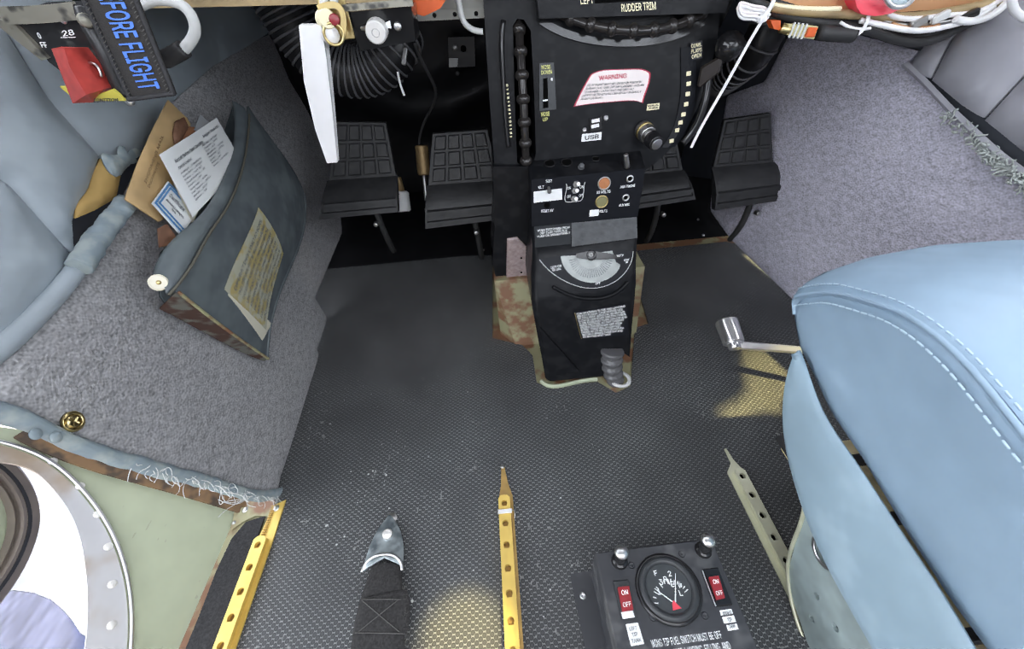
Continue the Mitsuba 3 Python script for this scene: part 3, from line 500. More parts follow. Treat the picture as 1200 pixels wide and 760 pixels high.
# lower housing : lofted
lv = [(.010, .4900, .058, .214), (.05, .5008, .054, .216), (.10, .5145, .048, .217), (.150, .5282, .0425, .219), (.165, .5324, .0420, .219), (.176, .5358, .0425, .220), (.20, .5515, .0445, .221), (.225, .5683, .049, .224), (.243, .580, .051, .226), (.2515, .600, .0525, .231), (.260, .620, .0535, .236), (.30, .623, .054, .237), (.336, .626, .0545, .2375), (.340, .634, .055, .238), (.352, .667, .056, .240)]
rings = []
for z, yf, xl, xr in lv:
    r = rrect(xl, xr, yf, .70, .012 if z < .3 else .005, 5); rings.append(np.c_[r, np.full(len(r), z)])
body = loft(rings)
arch = trimesh.creation.cylinder(.024, .12, sections=28); arch.apply_transform(frame((.192, .50, .012), (0, 1, 0), (1, 0, 0)))
try:
    A1 = manifold3d.Manifold(manifold3d.Mesh(body.vertices.astype('f4'), body.faces.astype('u4')))
    cut = manifold3d.Manifold.hull(manifold3d.Manifold.sphere(.026, 24).translate((.190, .49, .03)) + manifold3d.Manifold.sphere(.026, 24).translate((.190, .53, .03)) + manifold3d.Manifold.sphere(.024, 24).translate((.196, .49, -.02)) + manifold3d.Manifold.sphere(.024, 24).translate((.196, .53, -.02)))
    A1 = A1 - cut; g = A1.to_mesh(); body = trimesh.Trimesh(g.vert_properties[:, :3], g.tri_verts)
except Exception as e: print('arch', e)
put(P + '__lower_housing', body, 'black_shell', 25, label='lower housing with an arched cut-out at its foot')
put(P + '__corner_gusset', block([(0.0515, 0.5186, 0.1200), (0.0531, 0.5190, 0.1214), (0.1203, 0.4933, 0.0278), (0.0651, 0.4920, 0.0232)], nPB, .003, .001), 'black_shell', label='triangular raised corner')
# floor tunnel seen through the mat gap
put(P + '__tunnel', hull([(x, y, z) for x, y0, y1 in ((-.02, .64, .78), (.27, .64, .78)) for y in (y0, y1) for z in (0.0, .14)] + [(.01, .60, 0), (.26, .60, 0)]), 'rusty_primer', label='rusty green metal tunnel under the pedestal')
put(P + '__edge_sealant', tube([(p[0], p[1], .006) for p in [(0.0495, 0.4963, 0.0060), (0.0652, 0.4820, 0.0060), (0.0953, 0.4822, 0.0060), (0.1247, 0.4867, 0.0060), (0.1535, 0.4872, 0.0060)]], .004, 6, 24), 'green_primer', label='lump of old sealant at the foot')
# boot
bp_ = [A(*p) for p in ((0.1795, 0.5000, 0.0665), (0.1791, 0.4940, 0.0394), (0.1836, 0.4880, 0.0103), (0.1933, 0.4820, -0.0211))]
path = smooth_path(bp_, 60); a = np.linspace(0, 1, 60); sc = (1.05 - .25 * a) * (1 + .10 * np.sin(a * 2 * math.pi * 5.5))
put(P + '__boot', sweep(path, circ(.0185, 18), scale=sc), 'boot_grey', True, label='ribbed grey flexible boot')
bt = A(*(0.1953, 0.4820, -0.0239)); put(P + '__boot_collar', ringm((bt[0], bt[1], .004), (0, 0, 1), .013, .0195, .004), 'grey_white', label='pale worn collar of the boot')

# elevator trim wheel (vertical), rudder trim wheel (lying), with grip knobs
put(P + '__wheel_slot', plate([p - nPU * .112 for p in sl], nPU, .002), 'hole_black', label='dark bottom of the trim wheel slot')
def circle3(a, b, c):
    ab, ac = b - a, c - a; n = np.cross(ab, ac); o = a + (np.cross(n, ab) * (ac @ ac) + np.cross(ac, n) * (ab @ ab)) / (2 * (n @ n)); return o, unit(n), np.linalg.norm(a - o)
def wheel(key, a, b, c, over, r, rb, pitch, lab):
    """the part of a trim wheel that stands out of its housing: an arc through a, b, c, run on by the angle over at each end"""
    o, n, R = circle3(a, b, c); x = unit(b - o); y = np.cross(n, x); half = math.acos(np.clip(unit(a - o) @ x, -1, 1)) + over
    at_ = lambda t: o + R * (x * math.cos(t) + y * math.sin(t))
    k = put(key, sweep([at_(t) for t in np.linspace(-half, half, 80)], circ(r, 12)), 'wheel_grey', True, label=lab)
    m = int(half * R / pitch)
    for i in range(-m, m + 1):
        t = (i + .15) * pitch / R; s = trimesh.creation.icosphere(2, rb); s.apply_scale((1, 1, .82)); s.apply_transform(frame(at_(t), -x * math.sin(t) + y * math.cos(t), x)); put(k + '__grip_bead', s, 'wheel_grey', True)
wheel(P + '__trim_wheel', *(A(*p) for p in ((0.0545, 0.7187, 0.5361), (0.0520, 0.6582, 0.4483), (0.0531, 0.6785, 0.3134))), .5, .0060, .0100, .0300, 'dark vertical trim wheel with round grip beads')
wheel(P + '__trim_wheel', *(A(*p) for p in ((0.1067, 0.6885, 0.5376), (0.1975, 0.6539, 0.5147), (0.2996, 0.6835, 0.5212))), .5, .0055, .0092, .0285, 'dark horizontal rudder trim wheel with round grip beads')
put(P + '__recess_lip', ribbon([(0.0842, 0.6953, 0.5302), (0.1146, 0.6915, 0.5148), (0.1628, 0.6881, 0.5017), (0.2117, 0.6871, 0.4961), (0.2728, 0.6887, 0.4993), (0.3147, 0.6923, 0.5136)], .009, .004, 40, up=nPU), 'black_gloss', label='glossy lip of the rudder wheel recess')
q = [A(*p) for p in [(0.0756, 0.6734, 0.5664), (0.3360, 0.6710, 0.5534), (0.3286, 0.6656, 0.5233), (0.0786, 0.6677, 0.5350)]]
put(P + '__trim_header', hull(np.vstack([q, np.array(q) + A(0, .03, .0)])), 'black_shell', label='black header strip lettered RUDDER TRIM')
hq = lambda a: a
put(P + '__trim_header__lettering', qtext([(0.1857, 0.6688, 0.5433), (0.2320, 0.6687, 0.5426), (0.2342, 0.6669, 0.5328), (0.1875, 0.6670, 0.5334)], ['RUDDER TRIM'], .8), 'cream_print'); put(P + '__trim_header__lettering', qtext([(0.1316, 0.6707, 0.5540), (0.1495, 0.6707, 0.5536), (0.1508, 0.6691, 0.5449), (0.1328, 0.6692, 0.5453)], ['LEFT'], .8), 'cream_print')
put(P + '__trim_header__window', qplate([(0.1516, 0.6719, 0.5594), (0.3090, 0.6709, 0.5536), (0.3113, 0.6687, 0.5414), (0.1520, 0.6694, 0.5456)], .0004), 'hole_black')
# nose up / down indicator
put(P + '__trim_indicator', qplate([(0.0799, 0.6881, 0.4813), (0.1009, 0.6880, 0.4808), (0.1034, 0.6772, 0.4211), (0.0772, 0.6772, 0.4209)], .001), 'dark_bezel', label='trim position indicator strip')
put(P + '__trim_indicator__slot', qplate([(0.0846, 0.6835, 0.4624), (0.0909, 0.6836, 0.4630), (0.0909, 0.6767, 0.4247), (0.0831, 0.6766, 0.4242)], .0004), 'hole_black')
put(P + '__trim_indicator__pointer', qplate([(0.0828, 0.6782, 0.4355), (0.0906, 0.6783, 0.4360), (0.0905, 0.6779, 0.4338), (0.0827, 0.6778, 0.4333)], .0004), 'white_print')
put(P + '__trim_indicator__lettering', qtext([(0.0809, 0.6865, 0.4794), (0.0970, 0.6865, 0.4792), (0.0979, 0.6842, 0.4667), (0.0816, 0.6843, 0.4669)], ['NOSE', 'DOWN'], .75), 'yellow_print')
put(P + '__trim_indicator__lettering', qtext([(0.0791, 0.6768, 0.4197), (0.0929, 0.6768, 0.4197), (0.0926, 0.6755, 0.4129), (0.0795, 0.6755, 0.4128)], ['NOSE'], .8), 'yellow_print')
put(P + '__trim_indicator__lettering', qtext([(0.0814, 0.6754, 0.4120), (0.0900, 0.6754, 0.4119), (0.0898, 0.6743, 0.4061), (0.0812, 0.6744, 0.4062)], ['UP'], .8), 'yellow_print')
tk = [qplate(q_, .0003) for q_ in [[A(*p) + A(0, -.0002, s * -.0062) for p in [(0.0959, 0.6835, 0.4626), (0.0984, 0.6835, 0.4624), (0.0985, 0.6828, 0.4587), (0.0959, 0.6828, 0.4589)]] for s in range(7)]]
put(P + '__trim_indicator__tick', cat_(tk), 'white_print', kind='stuff')
# cream scale along the left edge of the column
ed = smooth_path([(0.0308, 0.6833, 0.4580), (0.0318, 0.6773, 0.4248), (0.0316, 0.6710, 0.3897)], 14)
put(P + '__edge_scale', cat_([cbox((.0035, .0012, .0022 if i % 3 else .0035), frame(p, nPU, (1, 0, .1))[:, [0, 2, 1, 3]], .0003) for i, p in enumerate(ed)]), 'cream_print', kind='stuff', label='cream scale marks along the left edge')
put(P + '__edge_guard', tube([(0.0325, 0.6940, 0.5341), (0.0283, 0.6886, 0.5158), (0.0262, 0.6822, 0.4802), (0.0252, 0.6735, 0.4263), (0.0263, 0.6665, 0.3761)], .0035, 8, 40), 'black_gloss', True, label='shiny curved edge of the left flank')
# warning placard
wl = smooth_path([(0.1295, 0.6773, 0.4225), (0.1372, 0.6798, 0.4364), (0.1473, 0.6826, 0.4520), (0.1547, 0.6844, 0.4621)], 10); wt = smooth_path([(0.1547, 0.6844, 0.4621), (0.1685, 0.6851, 0.4658), (0.1899, 0.6851, 0.4657), (0.2152, 0.6848, 0.4643), (0.2330, 0.6845, 0.4624), (0.2437, 0.6836, 0.4573)], 16); wr_ = smooth_path([(0.2437, 0.6836, 0.4573), (0.2444, 0.6822, 0.4498), (0.2418, 0.6801, 0.4381), (0.2365, 0.6765, 0.4184)], 10); wb = smooth_path([(0.2365, 0.6765, 0.4184), (0.2263, 0.6772, 0.4220), (0.2052, 0.6775, 0.4237), (0.1660, 0.6776, 0.4240), (0.1295, 0.6773, 0.4225)], 16)
wo = np.vstack([wl, wt[1:], wr_[1:], wb[1:-1]]); c_ = wo.mean(0)
put(P + '__warning_placard', plate(wo, nPU, .0006, lift=.0006), 'red_print', label='white warning placard with a red border and a curled lower edge')
put(P + '__warning_placard__face', plate(c_ + (wo - c_) * .955, nPU, .0005, lift=.0011), 'label_pink')
put(P + '__warning_placard__title', qtext([(0.1665, 0.6828, 0.4598), (0.2082, 0.6828, 0.4598), (0.2087, 0.6816, 0.4533), (0.1667, 0.6816, 0.4534)], ['WARNING'], .85), 'red_print')
put(P + '__warning_placard__lettering', qtext([(0.1509, 0.6812, 0.4509), (0.2377, 0.6808, 0.4489), (0.2306, 0.6771, 0.4281), (0.1383, 0.6774, 0.4299)], ["PILOT'S SEAT MUST BE LOCKED IN POSITION", 'DURING TAXI, TAKE OFF AND LANDING. FAILURE', 'TO PROPERLY LATCH SEAT AND HEED ALL', 'SAFETY INSTRUCTIONS CAN RESULT IN BODILY', 'INJURY OR DEATH'], .62, align='l'), 'black_print')
# USB sockets and label
put(P + '__usb_socket', cbox((.020, .004, .019), frame((0.1642, 0.6722, 0.3966), nPU, (1, 0, .1))[:, [0, 2, 1, 3]], .001), 'black_gloss', label='double USB socket')
for q in ((0.1636, 0.6711, 0.4015), (0.1631, 0.6698, 0.3942)): put(P + '__usb_socket__port', cbox((.0125, .001, .0052), frame(q, nPU, (1, 0, .1))[:, [0, 2, 1, 3]], .0004), 'white_plastic')
put(P + '__usb_label', qplate([(0.1431, 0.6705, 0.3838), (0.1741, 0.6706, 0.3842), (0.1739, 0.6686, 0.3733), (0.1418, 0.6685, 0.3729)]), 'label_white', label='small cream label reading USB')
put(P + '__usb_label__lettering', qtext([(0.1469, 0.6692, 0.3819), (0.1699, 0.6693, 0.3824), (0.1695, 0.6679, 0.3752), (0.1464, 0.6678, 0.3747)], ['USB'], .8), 'black_print')
put(P + '__cover_screw', screw((0.1801, 0.6741, 0.4033), nPU, .004), 'steel', True); put(P + '__cover_screw', screw((0.1471, 0.6716, 0.3895), nPU, .0035), 'steel', True)
# primer knob
put(P + '__primer_label', qplate([(0.2433, 0.6764, 0.4167), (0.2623, 0.6765, 0.4168), (0.2620, 0.6749, 0.4083), (0.2428, 0.6749, 0.4081)]), 'cream_print', label='small label reading MANUAL PRIMER')
put(P + '__primer_label__lettering', qtext([(0.2443, 0.6753, 0.4162), (0.2608, 0.6753, 0.4161), (0.2609, 0.6741, 0.4092), (0.2437, 0.6741, 0.4094)], ['MANUAL', 'PRIMER'], .65), 'black_print')
kb = A(*(0.2378, 0.6710, 0.3842)); kd = unit(A(.25, -1, -.25))
put(P + '__primer_knob', cyl(kb, kb + kd * .022, .0135, .0135, 24, .002), 'steel', True, label='chrome primer plunger with a dark knob')
put(P + '__primer_knob__ring', cyl(kb + kd * .008, kb + kd * .012, .0142, n=24), 'brass', True)
put(P + '__primer_knob__neck', cyl(kb + kd * .022, kb + kd * .030, .0085, n=20), 'steel', True)
put(P + '__primer_knob__grip', cyl(kb + kd * .028, kb + kd * .046, .0128, .0118, 20, .002), 'black_gloss', True)
put(P + '__primer_knob__cap', cyl(kb + kd * .046, kb + kd * .0485, .0085, n=20, bev=.0006), 'aluminium', True)
# cowl flap quadrant at the right edge
put(P + '__flap_label', qplate([(0.2970, 0.6858, 0.4898), (0.3139, 0.6861, 0.4915), (0.3176, 0.6822, 0.4701), (0.3003, 0.6819, 0.4683)]), 'black_print', label='label reading COWL FLAPS OPEN')
put(P + '__flap_label__lettering', qtext([(0.2973, 0.6845, 0.4889), (0.3130, 0.6847, 0.4902), (0.3162, 0.6813, 0.4714), (0.3003, 0.6810, 0.4695)], ['COWL', 'FLAPS', 'OPEN'], .7), 'cream_print')
arc1 = smooth_path([(0.2949, 0.6871, 0.4847), (0.3002, 0.6808, 0.4500), (0.3029, 0.6744, 0.4145), (0.2972, 0.6682, 0.3799), (0.2814, 0.6635, 0.3541)], 40)
put(P + '__flap_quadrant', grid_sheet(np.stack([arc1 - A(.010, 0, 0), arc1 + A(.0, -.004, 0), arc1 + A(.012, -.002, 0)], 1), .003), 'black_panel', label='curved cowl flap quadrant with white marks')
for q in ([(0.2994, 0.6773, 0.4529), (0.3014, 0.6749, 0.4399), (0.3021, 0.6726, 0.4267), (0.3015, 0.6701, 0.4133), (0.2995, 0.6677, 0.3997), (0.2964, 0.6657, 0.3888), (0.2925, 0.6638, 0.3784), (0.2856, 0.6612, 0.3637)]):
    put(P + '__flap_quadrant__mark', cbox((.0068, .001, .0058), frame(q, nPU, (1, 0, .1))[:, [0, 2, 1, 3]], .0003), 'cream_print')
put(P + '__flap_guide', tube([(0.3250, 0.6722, 0.4583), (0.3256, 0.6644, 0.4379), (0.3230, 0.6575, 0.4110), (0.3155, 0.6544, 0.3823), (0.3015, 0.6545, 0.3605)], .0055, 10, 40), 'black_gloss', True, label='curved black guide bar')
l0, l1 = A(*(0.3157, 0.6684, 0.4489)), A(*(0.3306, 0.6551, 0.4650))
put(P + '__flap_lever', hull(np.vstack([cbox((.006, .026, .010), frame(l0, (0, -1, 0))).vertices, cbox((.006, .020, .010), frame(l1, (0, -1, 0))).vertices])), 'dark_lever', label='flat dark lever with a glossy black ball knob')
bk = trimesh.creation.icosphere(3, .0185); bk.apply_translation((0.3401, 0.6549, 0.4865)); put(P + '__flap_lever__ball_knob', bk, 'black_gloss', True)
# ledge with holes
for q, r in (((0.0897, 0.6565, 0.3485), .0082), ((0.1169, 0.6548, 0.3479), .0082), ((0.1640, 0.6564, 0.3484), .0056)):
    put(P + '__ledge_hole', ringm(q, nPE, r * .9, r * 1.2, .001), 'black_gloss', True); put(P + '__ledge_hole', disc(q, nPE, r, .0005), 'hole_black')
q = A(*(0.1378, 0.6410, 0.3430)); put(P + '__ledge_knob', cyl(q, q + A(0, -.006, .006), .0055, .004, 14, .001), 'grey_plate', True, label='small worn grey knob')
q = A(*(0.2091, 0.6317, 0.3399)); put(P + '__ledge_stud', cyl(q, q + A(-.006, -.004, .022), .0048, .004, 14, .001), 'steel', True, label='short metal stud')
# switch panel
put(P + '__switch_panel', qplate([(0.0571, 0.6258, 0.3376), (0.2360, 0.6258, 0.3383), (0.2329, 0.6198, 0.2600), (0.0538, 0.6198, 0.2597)], .0014), 'black_panel', label='flat switch panel with sockets and jacks')
SP = P + '__switch_panel'
put(SP + '__blank_label', qplate([(0.0589, 0.6228, 0.3185), (0.1046, 0.6229, 0.3197), (0.1054, 0.6215, 0.3016), (0.0588, 0.6214, 0.3004)], .0005), 'label_white', label='blank white sticker')
put(SP + '__lettering', cat_([qtext([(0.0784, 0.6241, 0.3356), (0.0891, 0.6241, 0.3356), (0.0891, 0.6237, 0.3303), (0.0783, 0.6237, 0.3303)], ['TEST'], .8), qtext([(0.0667, 0.6235, 0.3272), (0.0762, 0.6235, 0.3271), (0.0760, 0.6230, 0.3217), (0.0665, 0.6230, 0.3218)], ['ELT'], .8),
    qtext([(0.0703, 0.6204, 0.2878), (0.0906, 0.6204, 0.2876), (0.0906, 0.6200, 0.2822), (0.0701, 0.6200, 0.2824)], ['RESET AV'], .8), qtext([(0.1604, 0.6222, 0.3103), (0.1832, 0.6222, 0.3102), (0.1829, 0.6217, 0.3047), (0.1600, 0.6217, 0.3048)], ['12 VOLTS'], .8),
    qtext([(0.1664, 0.6197, 0.2781), (0.1800, 0.6197, 0.2778), (0.1801, 0.6192, 0.2724), (0.1668, 0.6193, 0.2726)], ['VOLTS'], .8), qtext([(0.1986, 0.6226, 0.3156), (0.2226, 0.6226, 0.3158), (0.2225, 0.6222, 0.3106), (0.1984, 0.6222, 0.3104)], ['AUX PHONE'], .8), qtext([(0.1992, 0.6202, 0.2853), (0.2168, 0.6202, 0.2853), (0.2168, 0.6198, 0.2801), (0.1989, 0.6198, 0.2801)], ['AUX MIC'], .8),
    qtext([(0.1128, 0.6230, 0.3216), (0.1189, 0.6230, 0.3217), (0.1190, 0.6226, 0.3163), (0.1128, 0.6226, 0.3162)], ['ON'], .8), qtext([(0.1129, 0.6220, 0.3079), (0.1191, 0.6220, 0.3080), (0.1192, 0.6216, 0.3024), (0.1130, 0.6215, 0.3023)], ['OFF'], .8), qtext([(0.1325, 0.6230, 0.3218), (0.1394, 0.6231, 0.3218), (0.1396, 0.6226, 0.3164), (0.1327, 0.6226, 0.3163)], ['ON'], .8), qtext([(0.1323, 0.6220, 0.3081), (0.1385, 0.6220, 0.3082), (0.1386, 0.6216, 0.3026), (0.1324, 0.6216, 0.3025)], ['OFF'], .8)]), 'white_print')
q = A(*(0.0836, 0.6234, 0.3236)); put(SP + '__toggle', cyl(q, q + unit(A(0, -1, -.5)) * .011, .0026, .0034, 12, .0006), 'steel', True)
put(SP + '__push_hole', disc((0.0802, 0.6209, 0.2940), nPS, .0048, .0005), 'hole_black')
put(SP + '__switch_frame', tube([(0.1112, 0.6221, 0.3264), (0.1105, 0.6210, 0.3121), (0.1107, 0.6199, 0.2981), (0.1240, 0.6198, 0.2966), (0.1358, 0.6199, 0.2978), (0.1390, 0.6205, 0.3052), (0.1417, 0.6221, 0.3262)], .0007, 6, 30), 'grey_white', True)
for q in ((0.1253, 0.6227, 0.3142), (0.1241, 0.6217, 0.3011), (0.1271, 0.6234, 0.3243)):
    q = A(*q); put(SP + '__toggle', cat_([lathe([[0, 0], [.0058, 0], [.0052, .002], [0, .002]], frame(q, nPS), 6), cyl(q, q + unit(A(.15, -1, .4)) * .012, .0022, .0036, 10, .0006)]), 'steel', 40)
for q, mt in (((0.1721, 0.6231, 0.3214), 'socket_orange'), ((0.1699, 0.6208, 0.2918), 'socket_olive')):
    put(SP + '__socket', disc(q, nPS, .0094, .0006), mt, True, label='round power socket')
    put(SP + '__socket_rim', ringm(q, nPS, .0088, .0108, .002), 'steel' if mt == 'socket_orange' else 'brass', True)
for q in ((0.2127, 0.6234, 0.3251), (0.2088, 0.6211, 0.2951)):
    k = put(SP + '__jack', ringm(q, nPS, .0032, .0062, .0035), 'aluminium', True); put(SP + '__jack_hole', disc(q, nPS, .0033, .0008), 'hole_black')
put(SP + '__small_label', qplate([(0.1508, 0.6198, 0.2792), (0.1664, 0.6198, 0.2791), (0.1663, 0.6189, 0.2681), (0.1506, 0.6189, 0.2681)], .0005), 'label_white')
# grey blank plate, tank notice
put(P + '__blank_plate', qplate([(0.1205, 0.6177, 0.2593), (0.2308, 0.6173, 0.2592), (0.2229, 0.5783, 0.2426), (0.1140, 0.5742, 0.2409)], .0012), 'grey_plate', label='scratched grey blank plate')
put(P + '__tank_notice', qplate([(0.0579, 0.6179, 0.2594), (0.1191, 0.6179, 0.2594), (0.1134, 0.5790, 0.2429), (0.0545, 0.5790, 0.2429)], .0006), 'dark_bezel', label='tank switching notice in white letters')
put(P + '__tank_notice__lettering', qtext([(0.0622, 0.6117, 0.2576), (0.1161, 0.6124, 0.2579), (0.1157, 0.5970, 0.2513), (0.0600, 0.5950, 0.2505)], ['WHEN SWITCHING FROM', 'DRY TANK TURN AUX', 'PUMP ON MOMENTARILY'], .7), 'white_print')
# fuel selector
arc = smooth_path([(0.0598, 0.5682, 0.2262), (0.0764, 0.5564, 0.2086), (0.1073, 0.5438, 0.1898), (0.1436, 0.5375, 0.1805), (0.1782, 0.5408, 0.1854), (0.2006, 0.5499, 0.1989), (0.2144, 0.5679, 0.2256)], 30)
put(P + '__fuel_selector', plate(np.vstack([arc, [(0.1423, 0.5740, 0.2347)]]), nPL, .002, lift=.001), 'black_panel', label='half-round fuel selector with a silver scale and a black pointer')
FS = P + '__fuel_selector'
sil = smooth_path([(0.0951, 0.5683, 0.2288), (0.0981, 0.5596, 0.2159), (0.1109, 0.5496, 0.2009), (0.1383, 0.5418, 0.1894), (0.1697, 0.5433, 0.1916), (0.1875, 0.5502, 0.2018), (0.1923, 0.5554, 0.2096)], 24)
put(FS + '__scale_plate', plate(np.vstack([sil, [(0.1855, 0.5581, 0.2136), (0.1820, 0.5645, 0.2232), (0.1803, 0.5688, 0.2296), (0.1556, 0.5682, 0.2287), (0.1414, 0.5674, 0.2275)]]), nPL, .0008, lift=.0004), 'scale_silver', label='silver scale plate')
pc = A(*(0.1446, 0.5658, 0.2265)); ex = unit(A(1, 0, 0)); ey = np.cross(nPL, ex); fan = []
Ro = np.linalg.norm(A(*(0.1383, 0.5427, 0.1922)) - pc)
for i in range(26):
    b = math.radians(-172 + i * 6.3); d_ = ex * math.cos(b) + ey * math.sin(b); s_ = np.cross(nPL, d_)
    a_, b_ = pc + d_ * Ro * .52, pc + d_ * Ro * .88; fan.append(hull([a_ - s_ * .0003, a_ + s_ * .0003, b_ - s_ * .0007, b_ + s_ * .0007, a_ + nPL * .0003, b_ + nPL * .0003]))
put(FS + '__scale_line', cat_(fan), 'grey_print', kind='stuff')
put(FS + '__hub', cyl(pc - nPL * .002, pc + nPL * .007, .0088, .0082, 24, .001), 'black_gloss', True)
put(FS + '__pointer', hull([A(*p) for p in [(0.1194, 0.5641, 0.2336), (0.1203, 0.5602, 0.2279), (0.1423, 0.5571, 0.2233), (0.1995, 0.5556, 0.2211), (0.1763, 0.5611, 0.2292), (0.1433, 0.5655, 0.2358)]] + [A(*p) for p in [(0.1202, 0.5678, 0.2312), (0.1211, 0.5639, 0.2254), (0.1432, 0.5608, 0.2208), (0.2008, 0.5594, 0.2186), (0.1775, 0.5648, 0.2267), (0.1443, 0.5693, 0.2333)]]), 'black_gloss')
put(FS + '__centre_screw', screw((0.1434, 0.5612, 0.2303), nPL, .0042, .002), 'steel', True)
put(FS + '__lettering', cat_([qtext([(0.0763, 0.5601, 0.2163), (0.0948, 0.5611, 0.2177), (0.0955, 0.5560, 0.2101), (0.0791, 0.5549, 0.2085)], ['LEFT ON', '50 GAL'], .75), qtext([(0.1849, 0.5585, 0.2274), (0.1961, 0.5589, 0.2281), (0.1966, 0.5567, 0.2248), (0.1853, 0.5563, 0.2242)], ['BOTH'], .8), qtext([(0.1985, 0.5603, 0.2166), (0.2077, 0.5606, 0.2170), (0.2073, 0.5563, 0.2106), (0.1981, 0.5560, 0.2102)], ['RIGHT', 'ON'], .75), qtext([(0.1489, 0.5416, 0.1891), (0.1574, 0.5416, 0.1890), (0.1571, 0.5391, 0.1853), (0.1486, 0.5391, 0.1854)], ['OFF'], .8)]), 'white_print')
put(FS + '__outline', tube(arc + nPL * .002, .0006, 6, 40), 'grey_white', True, label='thin pale outline')
put(FS + '__lip', tube([(0.0778, 0.5362, 0.1919), (0.1113, 0.5309, 0.1724), (0.1427, 0.5288, 0.1648), (0.1771, 0.5299, 0.1688), (0.2020, 0.5353, 0.1883)], .003, 8, 30), 'black_shell', True)
# emergency placard
put(P + '__procedure_placard', qplate([(0.1127, 0.5252, 0.1425), (0.2030, 0.5271, 0.1495), (0.2087, 0.5108, 0.0902), (0.1247, 0.5108, 0.0900)], .0006), 'black_panel', label='placard of close white lettering')
put(P + '__procedure_placard__lettering', qtext([(0.1154, 0.5240, 0.1413), (0.2014, 0.5258, 0.1479), (0.2061, 0.5107, 0.0927), (0.1269, 0.5107, 0.0929)], ['FOR MAXIMUM GLIDE AND LANDING', 'SELECT FULLER TANK BEFORE USE', 'OF FULL RICH MIXTURE. WHEN FUEL', 'FLOW IS UNSTEADY SWITCH TANKS,', 'TURN AUXILIARY PUMP ON LOW AND', 'RESET MIXTURE. DO NOT OPERATE', 'ENGINE DRIVEN PUMP AND HIGH', 'BOOST TOGETHER. ALLOW FUEL', 'PRESSURE TO RETURN TO NORMAL', 'BEFORE TURNING PUMP OFF AND', 'SELECTING NEXT TANK'], .66, align='l'), 'white_print')
put(P + '__placard_edge', tube([(0.1132, 0.5241, 0.1424), (0.1181, 0.5175, 0.1183), (0.1245, 0.5102, 0.0916)], .0006, 6, 8), 'brass', True)

# ------------------------------------------------------------------ rudder pedals
def pedal(pad, ledge_b, drop, label, skip=()):
    """pad: four corners (tl, tr, br, bl) on the pad plane; ledge_b: the two lower corners of the ribbed heel ledge"""
    t = put('rudder_pedal', hull(np.vstack([np.array(pad), np.array(pad) + A(0, .010, 0)])), 'pedal_rubber', label=label, cat='pedal', group=None)
    pad = np.array(pad, float); n = nPP
    for j in range(3):
        for i in range(4):
            if (j, i) in skip: continue
            u0, u1, v0, v1 = (i + .09) / 4 * .94 + .03, (i + .91) / 4 * .94 + .03, (j + .07) / 3 * .94 + .02, (j + .93) / 3 * .94 + .02
            q = [qlerp(pad, np.array(u), np.array(v)) for u, v in ((u0, v0), (u1, v0), (u1, v1), (u0, v1))]
            put(t + '__tread_block', block(q, n, .0042, .0022), 'pedal_rubber')
    a, b = pad[3], pad[2]; c, d = np.array(ledge_b, float)
    prof = [(0, 0), (.10, .010), (.30, .024), (.52, .028), (.55, .034), (.68, .034), (.70, .030), (.82, .030), (.84, .034), (1.0, .034)]
    R0 = [a + (c - a) * s + A(0, -o, 0) for s, o in prof]; R1 = [b + (d - b) * s + A(0, -o, 0) for s, o in prof]
    G = np.stack([np.array(R0) + (np.array(R1) - np.array(R0)) * w for w in np.linspace(0, 1, 6)], 0)
    put(t + '__heel_ledge', grid_sheet(G, .012), 'pedal_rubber', 40, label='ribbed heel ledge')
    for s, p in (('a', R0), ('b', R1)):
        pp = np.array(p); w = A(.004 if s == 'b' else -.004, 0, 0)
        put(t + '__side_flange', hull(np.vstack([pp, pp + w, pp[4:] + A(0, .014, 0), pp[4:] + w + A(0, .014, -.004)])), 'pedal_rubber')
    m_ = (c + d) / 2
    put(t + '__arm', tube([m_ + A(.02, .02, .02), m_ + A(.025, .02, -.06), m_ + A(.025, .05, -.14)], .007, 10, 12), 'steel_dark', True, label='dark pedal arm')
    q = m_ + A(.025, -.012, -.032); put(t + '__bolt', cyl(q, q + A(0, -.012, .002), .006, .005, 12, .001), 'steel', True)
    return t
pedal([(-0.3045, 0.8963, 0.3773), (-0.2065, 0.8940, 0.3679), (-0.2076, 0.8698, 0.2702), (-0.3474, 0.8708, 0.2739)], [(-0.3706, 0.8450, 0.2172), (-0.2123, 0.8450, 0.2170)], 0, 'worn black rudder pedal at the far left, partly behind the white brake handle')
pedal([(-0.1172, 0.8873, 0.3409), (-0.0059, 0.8870, 0.3395), (0.0071, 0.8631, 0.2431), (-0.1433, 0.8638, 0.2460)], [(-0.1567, 0.8450, 0.1727), (0.0004, 0.8450, 0.1773)], 0, 'black rudder pedal immediately left of the pedestal, its tread blocks clearly seen')
pedal([(0.2696, 0.8814, 0.3170), (0.3780, 0.8815, 0.3175), (0.4081, 0.8596, 0.2289), (0.2700, 0.8592, 0.2271)], [(0.2649, 0.8450, 0.1690), (0.4241, 0.8450, 0.1814)], 0, 'shaded rudder pedal half hidden behind the right side of the pedestal')
pedal([(0.4850, 0.8813, 0.3165), (0.5803, 0.8824, 0.3211), (0.6070, 0.8592, 0.2272), (0.4756, 0.8595, 0.2282)], [(0.4817, 0.8450, 0.1514), (0.6484, 0.8450, 0.1614)], 0, 'black rudder pedal at the far right, in front of the mauve carpet')
